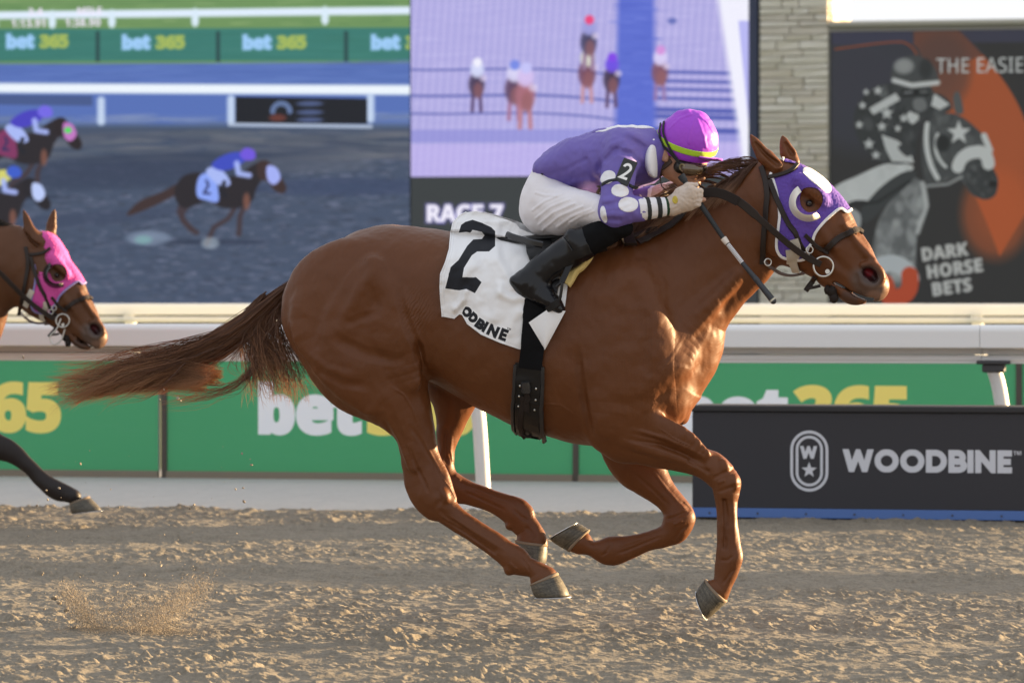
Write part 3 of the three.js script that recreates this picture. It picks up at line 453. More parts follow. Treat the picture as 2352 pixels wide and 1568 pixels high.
const rightPicture = canvas(777, 625, (c, w, h) => {   // field seen from the front; one pixel = one drawing unit, the picture's origin at (945, -220)
  c.fillStyle = 'rgb(186,180,230)'; c.fillRect(0, 0, w, h); const r = rng(91); c.setTransform(0.375, 0, 0, 0.375, -30.3, 220);
  streaks(c, r, 900, 60, -600, 2200, 1100, ['200,192,240', '168,164,220', '210,204,246'], 120, 5, 0.3);
  for (let x = -200; x < 2300; x += 46) { c.strokeStyle = 'rgba(140,140,205,0.28)'; c.lineWidth = 16; c.beginPath(); c.moveTo(x + 60, -600); c.lineTo(x - 60, 1100); c.stroke(); }
  for (const [y, t] of [[420, 14], [580, 18], [690, 14]]) { c.strokeStyle = 'rgba(88,98,170,0.75)'; c.lineWidth = t; c.beginPath(); c.moveTo(60, y); c.bezierCurveTo(500, y + 20, 900, y - 30, 1400, y + 60); c.stroke(); }
  band(c, [[60, 790], [2200, 800], [2200, 880], [60, 870]], 'rgba(140,140,214,0.65)'); band(c, [[60, 880], [2200, 890], [2200, 1100], [60, 1100]], 'rgba(204,186,244,0.45)');
  for (const y of [460, 515, 565, 620, 690, 730, 810]) { c.strokeStyle = 'rgba(74,86,170,0.85)'; c.lineWidth = y > 680 ? 34 : 20; c.beginPath(); c.moveTo(1560, y - 10); c.lineTo(2160, y + 10); c.stroke(); }
  for (const k of [26, 12, 0]) { c.globalAlpha = k ? 0.4 : 1; band(c, [[1385 - k, -600], [1560 + k, -600], [1580 + k, 1100], [1350 - k, 1100]], 'rgb(92,110,206)'); } c.globalAlpha = 1;
  streaks(c, r, 160, 1380, -600, 1560, 1100, ['112,128,220', '80,98,196'], 70, 6, 0.4);
  for (const k of [26, 10, 0]) { c.globalAlpha = k ? 0.4 : 1; band(c, [[1945 - k, -200], [2240, -200], [2240, 1100], [2140 - k, 1100], [2100 - k, 800]], 'rgb(246,246,255)'); } c.globalAlpha = 1; band(c, [[2090, 150], [2240, 150], [2240, 900], [2165, 900]], 'rgba(150,150,236,0.6)');
  const head = (x, y, k, horse, silk, cap, legs) => { c.save(); c.translate(x, y); c.scale(k, k); for (const s of [-1, 1]) limb(c, [[22 * s, 90], [26 * s, 150], [30 * s, 220]], 22, legs, 0.9); soft(c, 0, 40, 66, 100, horse, 1); soft(c, 10, 80, 40, 66, '150,96,96', 0.7); soft(c, 4, -60, 56, 66, silk, 1); soft(c, 6, -110, 38, 38, cap, 1); soft(c, 46, 0, 30, 26, '226,214,240', 0.7); c.restore(); };
  head(490, 480, 0.9, '72,58,84', '216,222,250', '246,246,255', '92,72,110'); head(720, 510, 1, '96,70,96', '220,216,246', '120,140,230', '170,120,150'); head(790, 540, 1.1, '172,110,120', '216,196,240', '200,200,250', '190,130,140'); head(1170, 420, 0.95, '116,74,92', '220,220,200', '232,226,190', '200,150,160'); head(1180, 230, 0.9, '70,66,96', '160,160,220', '240,70,120', '150,120,150'); head(1320, 460, 0.9, '66,52,74', '110,80,226', '130,70,232', '96,76,110'); head(1615, 420, 0.9, '128,84,100', '220,210,246', '216,150,220', '150,120,170');
  soft(c, 1690, 145, 34, 24, '96,108,180', 0.9); c.setTransform(1, 0, 0, 1, 0, 0); rows(c, w, h, 'rgba(60,50,140,0.16)', 3);
});
const racePrint = canvas(797, 320, (c, w, h) => { c.fillStyle = 'rgb(58,62,64)'; c.fillRect(0, 0, w, h); for (const k of [5, 2, 0]) { c.globalAlpha = k ? 0.3 : 1; c.save(); c.translate(34, 107); c.scale(1.02, 1); heavy(c, 'RACE 7', 0, 0, 54, k ? 'rgb(150,140,255)' : 'rgb(244,240,255)', 2.5 + k * 2); c.restore(); } c.globalAlpha = 1; rows(c, w, h, 'rgba(10,10,20,0.12)', 3); });
const glowing = (map) => new THREE.MeshStandardMaterial({ color: 0x000000, roughness: 0.75, emissive: 0xffffff, emissiveMap: map, emissiveIntensity: 0.235 });
{
  const face = (x0, x1, y0, y1) => panel(along(x0, V_WALL), along(x1, V_WALL), wallY(y1), wallY(y0), V_WALL - 0.05);
  const cab = (x0, x1, y0, y1) => box(along(x0, V_WALL), along(x1, V_WALL), wallY(y1), wallY(y0), V_WALL, V_WALL + 0.5);
  const a = thing('video_screen', 'giant video screen at the left showing a race from the side', 'screen', place(along(300, V_WALL), wallY(710), V_WALL));
  part('picture', face(-400, 943, -220, 710), glowing(leftPicture), a); part('cabinet', cab(-404, 944, -224, 712), screenBlack, a);
  const b = thing('video_screen', 'giant video screen in the middle showing runners from the front above a race number', 'screen', place(along(1340, V_WALL), wallY(710), V_WALL));
  part('picture', face(945.5, 1721, -220, 405), glowing(rightPicture), b); part('race_number_strip', face(945.5, 1742, 406, 710), glowing(racePrint), b, 'dark strip with white race number');
  part('cabinet', box(along(945, V_WALL), along(1744, V_WALL), wallY(712), wallY(-224), V_WALL, V_WALL + 0.5), screenBlack, b);
  part('side_bezel', box(along(1722, V_WALL), along(1742, V_WALL), wallY(405.5), wallY(-222), V_WALL - 0.09, V_WALL - 0.002), mat(0.03, 0.04, 0.09, 0.5), b);
  part('plinth', box(along(-404, V_WALL), along(1744, V_WALL), -0.05, wallY(713), V_WALL + 0.05, V_WALL + 0.45), screenBlack, b);
}
{
  const u0 = along(1746, V_WALL), u1 = along(1905, V_WALL), top = wallY(-150), o = thing('stone_pier', 'pale rough stone pier between the giant screen and the poster', 'pillar', place((u0 + u1) / 2, 0, V_WALL));
  part('core', box(u0 + 0.03, u1 - 0.03, 0, top - 0.05, V_WALL + 0.0, V_WALL + 2.0), mat(0.36, 0.33, 0.27, 0.95), o);
  const r = rng(404), tone = noiseTexture(128, (u, v) => 0.88 + 0.16 * tn(u, v, 9, 14, 2) + 0.12 * tn(u, v, 34, 34, 5)), stones = [[0.76, 0.72, 0.64], [0.72, 0.67, 0.58], [0.8, 0.76, 0.69], [0.72, 0.66, 0.57], [0.68, 0.63, 0.56]].map((c) => mat(...c, 0.95, { map: tone, bumpMap: tone, bumpScale: 0.01 }));
  const bases = [0, 1, 2, 3].map((k) => { const g = new RoundedBoxGeometry(1, 1, 1, 2, 0.08), p = g.attributes.position; for (let i = 0; i < p.count; i++) { const x = p.getX(i), y = p.getY(i), z = p.getZ(i); p.setXYZ(i, x, y * (1 + 0.05 * n2(x * 3 + k * 9, 2)), z + 0.12 * n3(x * 3 + k * 5, y * 3, z)); } g.computeVertexNormals(); return g; });
  const add = (cx, cy, cv, w, h, d, side) => { const m = new THREE.Mesh(bases[(r() * 4) | 0], stones[(r() * 5) | 0]); m.name = 'stone'; m.castShadow = m.receiveShadow = true; const M = new THREE.Matrix4().multiplyMatrices(FRAME, new THREE.Matrix4().makeTranslation(cx, cy, -cv)).multiply(new THREE.Matrix4().makeScale(w, h, d)); m.applyMatrix4(new THREE.Matrix4().copy(o.matrixWorld).invert().multiply(M)); o.add(m); };
  o.updateWorldMatrix(true, false);
  for (let y = 0.55; y < top;) {
    const h = 0.075 + r() * 0.05;
    for (let x = u0 + (r() < 0.5 ? 0 : -0.0); x < u1 - 0.02;) { let w = 0.22 + r() * 0.42; if (u1 - x - w < 0.16) w = u1 - x; add(x + w / 2, y + h / 2, V_WALL - 0.01 - r() * 0.02, w - 0.012, h - 0.01, 0.12); x += w; }
    if (y > wallY(95)) for (let q = V_WALL + 0.06; q < V_WALL + 2;) { const w = 0.3 + r() * 0.4, l = Math.min(w, V_WALL + 2 - q); add(u1 - 0.03 + r() * 0.015, y + h / 2, q + l / 2, 0.12, h - 0.01, l - 0.012); q += l; }
    y += h;
  }
}
const posterPrint = canvas(1040, 1440, (c, w, h) => {   // 2 pixels per drawing unit; origin (1912, 85); drawn in zoom units of 0.45847
  const S = 0.91694; c.fillStyle = 'rgb(52,51,54)'; c.fillRect(0, 0, w, h); c.setTransform(S, 0, 0, S, (1698.6 - 1912) * 2, -85 * 2); const r = rng(8);
  soft(c, 620, 420, 420, 420, '66,68,86', 0.7); band(c, [[460, 180], [2000, 180], [2000, 245], [460, 245]], 'rgba(66,66,92,0.85)');
  // sweeping orange field
  c.fillStyle = 'rgb(186,92,52)'; c.beginPath(); c.moveTo(880, 180); c.lineTo(1100, 180); c.bezierCurveTo(1260, 330, 1380, 470, 1440, 640); c.lineTo(1440, 1080); c.lineTo(1310, 1290); c.bezierCurveTo(1260, 1150, 1200, 1020, 1170, 960); c.lineTo(1000, 600); c.bezierCurveTo(960, 420, 930, 280, 880, 250); c.closePath(); c.fill();
  c.fillStyle = 'rgba(60,58,70,0.55)'; c.beginPath(); c.moveTo(860, 180); c.lineTo(1110, 180); c.lineTo(1240, 300); c.lineTo(940, 420); c.closePath(); c.fill(); soft(c, 1290, 1080, 200, 260, '206,98,50', 0.7); soft(c, 1020, 380, 170, 220, '96,70,66', 0.75);
  c.strokeStyle = 'rgb(150,78,46)'; c.lineWidth = 9; c.beginPath(); c.moveTo(480, 268); c.bezierCurveTo(620, 250, 760, 232, 820, 236); c.bezierCurveTo(860, 245, 880, 270, 895, 300); c.stroke();
  const G = (q) => `${q},${q + 3},${q + 7}`, shape = (pts, q) => { const s = smoothPoly(pts, 5); c.fillStyle = `rgb(${G(q)})`; c.beginPath(); s.forEach(([x, y], i) => i ? c.lineTo(x, y) : c.moveTo(x, y)); c.closePath(); c.fill(); }, flecks = (pts, n, lo, hi, size) => { c.save(); c.beginPath(); pts.forEach(([x, y], i) => i ? c.lineTo(x, y) : c.moveTo(x, y)); c.closePath(); c.clip(); const xs = pts.map((p) => p[0]), ys = pts.map((p) => p[1]); for (let i = 0; i < n; i++) soft(c, lerp(Math.min(...xs), Math.max(...xs), r()), lerp(Math.min(...ys), Math.max(...ys), r()), size * (0.5 + r()), size * (0.8 + 1.4 * r()), G(lo + (hi - lo) * r() | 0), 0.5, (r() - 0.5)); c.restore(); };
  const neck = [[690, 1420], [690, 1150], [750, 1030], [860, 900], [930, 930], [955, 1040], [900, 1180], [870, 1420]]; shape(neck, 104); flecks(neck, 120, 90, 205, 26); limb(c, [[925, 930], [945, 1040], [900, 1170]], 20, G(196), 0.8);
  const leg = [[470, 960], [600, 890], [760, 830], [880, 850], [810, 910], [710, 960], [690, 1010], [580, 1012], [470, 1060]]; shape(leg, 206); flecks(leg, 30, 190, 226, 30); shape([[700, 960], [850, 868], [895, 880], [760, 1020], [640, 1120], [598, 1106]], 62); shape([[470, 1070], [560, 1050], [610, 1080], [600, 1160], [470, 1170]], 168); limb(c, [[480, 1045], [700, 1020], [860, 920]], 12, G(36));
  const silks = [[785, 440], [690, 452], [620, 510], [580, 590], [590, 690], [640, 770], [700, 815], [760, 832], [840, 832], [885, 790], [895, 700], [925, 620], [1010, 600], [1072, 560], [1040, 510], [985, 486]]; shape(silks, 56); flecks(silks, 60, 40, 120, 22);
  c.fillStyle = `rgb(${G(206)})`; band(c, [[655, 560], [790, 486], [812, 520], [676, 592]], `rgb(${G(204)})`); band(c, [[985, 492], [1060, 545], [1010, 570], [958, 545]], `rgb(${G(206)})`); band(c, [[718, 690], [800, 720], [862, 770], [882, 830], [770, 822], [738, 760]], `rgb(${G(200)})`); shape([[845, 590], [890, 575], [905, 610], [870, 640]], 206); shape([[800, 750], [850, 735], [880, 770], [850, 800]], 60);
  c.fillStyle = `rgb(${G(202)})`; for (const [x, y, q] of [[745, 585, 36], [720, 650, 28], [655, 735, 32], [700, 474, 26], [622, 545, 24], [606, 640, 24], [830, 610, 26], [690, 790, 26], [640, 480, 20], [800, 660, 22]]) star(c, x, y, q);
  shape([[805, 455], [965, 455], [975, 520], [950, 570], [900, 592], [850, 565], [815, 520]], 66); shape([[880, 520], [930, 515], [945, 560], [905, 580], [880, 560]], 118); band(c, [[815, 470], [960, 468], [958, 505], [900, 500], [820, 508]], `rgb(${G(26)})`); limb(c, [[835, 486], [870, 482]], 12, G(130), 0.8); limb(c, [[915, 482], [945, 482]], 12, G(120), 0.8);
  shape([[765, 400], [785, 345], [850, 306], [920, 312], [975, 350], [1003, 436], [890, 452], [775, 430]], 74); soft(c, 830, 355, 60, 46, G(176), 0.8); soft(c, 940, 370, 40, 60, G(40), 0.7); limb(c, [[780, 424], [870, 450], [1000, 438]], 20, G(220));
  shape([[1080, 500], [1098, 480], [1118, 520], [1126, 590], [1092, 590]], 90); const head = [[930, 660], [985, 604], [1080, 590], [1180, 650], [1255, 740], [1280, 860], [1302, 915], [1288, 990], [1240, 1012], [1170, 985], [1110, 910], [1010, 925], [945, 930]]; shape(head, 74); flecks(head, 70, 50, 120, 24); shape([[1140, 850], [1230, 820], [1280, 870], [1302, 920], [1286, 990], [1238, 1010], [1175, 980], [1130, 900]], 58); flecks([[1140, 850], [1230, 820], [1302, 920], [1238, 1010], [1130, 900]], 40, 40, 130, 14); soft(c, 1278, 935, 24, 18, G(18), 1);
  c.lineCap = 'round'; c.strokeStyle = `rgb(${G(210)})`; c.lineWidth = 24; c.beginPath(); c.moveTo(948, 640); c.quadraticCurveTo(925, 790, 1000, 905); c.stroke(); c.lineWidth = 16; c.beginPath(); c.moveTo(1000, 690); c.quadraticCurveTo(965, 780, 1040, 850); c.stroke(); c.lineWidth = 62; c.beginPath(); c.moveTo(1102, 850); c.quadraticCurveTo(1120, 775, 1215, 778); c.quadraticCurveTo(1250, 790, 1254, 836); c.stroke(); c.lineWidth = 30; c.beginPath(); c.moveTo(1232, 700); c.lineTo(1262, 770); c.stroke(); c.lineCap = 'butt'; c.fillStyle = `rgb(${G(208)})`; star(c, 1106, 684, 62); soft(c, 1025, 735, 44, 50, G(30), 0.9); limb(c, [[930, 945], [1050, 935], [1120, 900]], 12, G(170), 0.8);
  // lettering
  c.font = '84px sans-serif'; c.fillStyle = 'rgb(214,216,220)'; c.save(); c.translate(992, 392); c.scale(1.16, 1.22); c.fillText('THE EASIEST', 0, 0); c.restore();
  c.save(); c.translate(920, 1312); c.rotate(-0.13); c.font = 'bold 92px sans-serif'; for (const [t, y] of [['DARK', 0], ['HORSE', 88], ['BETS', 176]]) { c.save(); c.translate(y * 0.13 * 1.3, y); c.scale(0.98, 0.94); c.lineWidth = 5; c.strokeStyle = 'rgb(206,206,208)'; c.fillStyle = 'rgb(206,206,208)'; c.strokeText(t, 0, 0); c.fillText(t, 0, 0); c.restore(); } c.restore();
  c.lineWidth = 84; c.strokeStyle = 'rgb(196,202,210)'; c.beginPath(); c.arc(765, 1430, 108, Math.PI * 1.13, Math.PI * 1.9); c.stroke(); c.strokeStyle = 'rgb(206,82,48)'; c.beginPath(); c.moveTo(738, 1420); c.lineTo(760, 1490); c.quadraticCurveTo(880, 1500, 860, 1380); c.stroke();
});
{
  const u0 = along(1903.5, V_WALL), u1 = along(2700, V_WALL), o = thing('poster_wall', 'rendered wall with light coping carrying the dark race poster', 'wall', place((u0 + u1) / 2, 0, V_WALL + 0.3));
  part('wall', box(u0, u1, 0, wallY(72), V_WALL - 0.03, V_WALL + 0.4), mat(0.32, 0.31, 0.29, 0.9), o); part('coping', box(u0 + 0.01, u1 + 0.03, wallY(72.5), wallY(61), V_WALL - 0.1, V_WALL + 0.46, 0.012), mat(0.42, 0.4, 0.36, 0.85), o);
  const p = thing('race_poster', 'large black and orange poster of a rider and a hooded horse on the wall', 'poster', place((u0 + u1) / 2, wallY(700), V_WALL));
  const a = along(1912, V_WALL), b = along(1912 + 520, V_WALL); part('print', panel(a, b, wallY(85 + 720), wallY(86), V_WALL - 0.075), new THREE.MeshStandardMaterial({ map: posterPrint, roughness: 0.6 }), p); part('backing', box(a - 0.02, b + 0.02, wallY(806), wallY(84.5), V_WALL - 0.07, V_WALL - 0.035), screenBlack, p);
}

// from here on everything stands in the runners' frame
TURN.makeRotationY(-YAW);

// ---------------------------------------------------------------- the chestnut racehorse
const BLACK = [0.012, 0.012, 0.014];
function earPrims(T, tip, base, z, lean) {   // leaf-shaped ear with a hollow front
  const mid = [lerp(tip[0], base[0], 0.55) + lean[0], lerp(tip[1], base[1], 0.55) + lean[1]];
  return [tube([[base[0], base[1], 0.026, 0.024, z], [lerp(mid[0], base[0], 0.3), lerp(mid[1], base[1], 0.3), 0.031, 0.022, z], [mid[0], mid[1], 0.028, 0.018, z], [lerp(tip[0], mid[0], 0.4), lerp(tip[1], mid[1], 0.4), 0.017, 0.011, z], [tip[0], tip[1], 0.004, 0.004, z]], { T, k: 0.012 })];
}
// head of a thoroughbred, given on the chestnut's head in the drawing and carried over by T
function headPrims(T, ears = null) {
  const at = (x, y, z) => T(...R1(x, y), z), P = [];
  P.push(chain([[800, 455, 700, 700, 0.066, 0], [900, 400, 700, 880, 0.072, 0], [1015, 432, 735, 1030, 0.084, 0], [1125, 520, 830, 1125, 0.088, 0], [1232, 638, 955, 1165, 0.082, 0], [1322, 775, 1040, 1200, 0.070, 0], [1402, 890, 1120, 1238, 0.061, 0], [1462, 980, 1190, 1275, 0.054, 0], [1522, 1075, 1262, 1292, 0.051, 0], [1578, 1158, 1350, 1300, 0.055, 0], [1606, 1222, 1430, 1338, 0.056, 0], [1580, 1296, 1480, 1372, 0.045, 0]], { map: R1, T, k: 0.02, div: 6 }));
  P.push(tube([[1180, 1240, 0.026, 0.036, 0], [1260, 1285, 0.026, 0.036, 0], [1335, 1340, 0.030, 0.039, 0], [1385, 1368, 0.026, 0.036, 0], [1440, 1382, 0.016, 0.028, 0]], { map: R1, T, k: 0.016 }));                 // lower jaw and chin
  P.push(tube([[1480, 1350, 0.012, 0.03, 0], [1535, 1325, 0.016, 0.036, 0], [1545, 1345, 0.012, 0.03, 0]], { map: R1, T, k: 0.016 }));                                                                       // upper lip
  for (const s of [1, -1]) {
    P.push(ellipsoid(at(905, 890, 0.062 * s), [0.098, 0.112, 0.034], -0.5, 0.03));                                    // cheek
    P.push(tube([[1010, 560, 0.024, 0.02, 0.076 * s], [1090, 620, 0.026, 0.022, 0.082 * s], [1160, 690, 0.018, 0.016, 0.074 * s]], { map: R1, T, k: 0.025 }));   // brow
    P.push(tube([[1080, 810, 0.012, 0.012, 0.074 * s], [1170, 930, 0.013, 0.012, 0.066 * s], [1250, 1020, 0.008, 0.01, 0.055 * s]], { map: R1, T, k: 0.022 }));  // facial crest
    P.push(tube([[1310, 860, 0.010, 0.012, 0.046 * s], [1420, 1010, 0.012, 0.012, 0.038 * s], [1510, 1110, 0.014, 0.014, 0.036 * s]], { map: R1, T, k: 0.022 }));  // nasal edge
    P.push(tube([[1440, 1140, 0.014, 0.014, 0.047 * s], [1500, 1130, 0.014, 0.013, 0.048 * s], [1560, 1180, 0.014, 0.013, 0.044 * s], [1570, 1240, 0.013, 0.013, 0.042 * s], [1510, 1286, 0.012, 0.013, 0.046 * s], [1440, 1260, 0.011, 0.012, 0.048 * s], [1415, 1200, 0.012, 0.013, 0.048 * s]], { map: R1, T, k: 0.012 }));   // rim of the nostril
  }
  P.push(...(ears ?? [...earPrims(T, R1(664, 242), R1(838, 462), 0.052, [-4, 4]), ...earPrims(T, R1(884, 250), R1(960, 430), -0.05, [-3, 2])]));
  return P;
}
function headCuts(T) {
  const at = (x, y, z) => T(...R1(x, y), z), P = [];
  for (const s of [1, -1]) {
    P.push({ ...tube([[1460, 1185, 0.014, 0.03, 0.058 * s], [1490, 1200, 0.02, 0.03, 0.055 * s], [1515, 1230, 0.0165, 0.03, 0.055 * s]], { map: R1, T }), sub: true, k: 0.006 });
    P.push({ ...ellipsoid(at(1070, 712, 0.098 * s), [0.018, 0.0135, 0.016], -0.6), sub: true, k: 0.012 });
    P.push({ ...tube([[1250, 1262, 0.0012, 0.05, 0.03 * s], [1310, 1292, 0.0018, 0.05, 0.03 * s], [1380, 1336, 0.002, 0.05, 0.03 * s], [1450, 1366, 0.0025, 0.05, 0.03 * s], [1510, 1372, 0.003, 0.05, 0.02 * s]], { map: R1, T }), sub: true, k: 0.007 });
    P.push({ ...tube([[1180, 1030, 0.012, 0.012, 0.072 * s], [1290, 1150, 0.014, 0.012, 0.066 * s], [1380, 1230, 0.01, 0.012, 0.068 * s]], { map: R1, T }), sub: true, k: 0.02 });
    P.push({ ...tube([[1110, 1100, 0.009, 0.01, 0.078 * s], [1010, 1010, 0.012, 0.01, 0.092 * s], [985, 880, 0.01, 0.01, 0.102 * s]], { map: R1, T }), sub: true, k: 0.02 });
  }
  P.push({ ...tube([[700, 300, 0.003, 0.010, 0.066], [780, 390, 0.008, 0.016, 0.072], [850, 440, 0.013, 0.018, 0.074]], { map: R1, T }), sub: true, k: 0.008 });
  P.push({ ...tube([[905, 300, 0.004, 0.012, -0.034], [950, 370, 0.009, 0.016, -0.03]], { map: R1, T }), sub: true, k: 0.008 });
  return P;
}
const bone = (pts, k = 0.02, sub = false) => ({ ...tube(pts, { k }), sub, k });
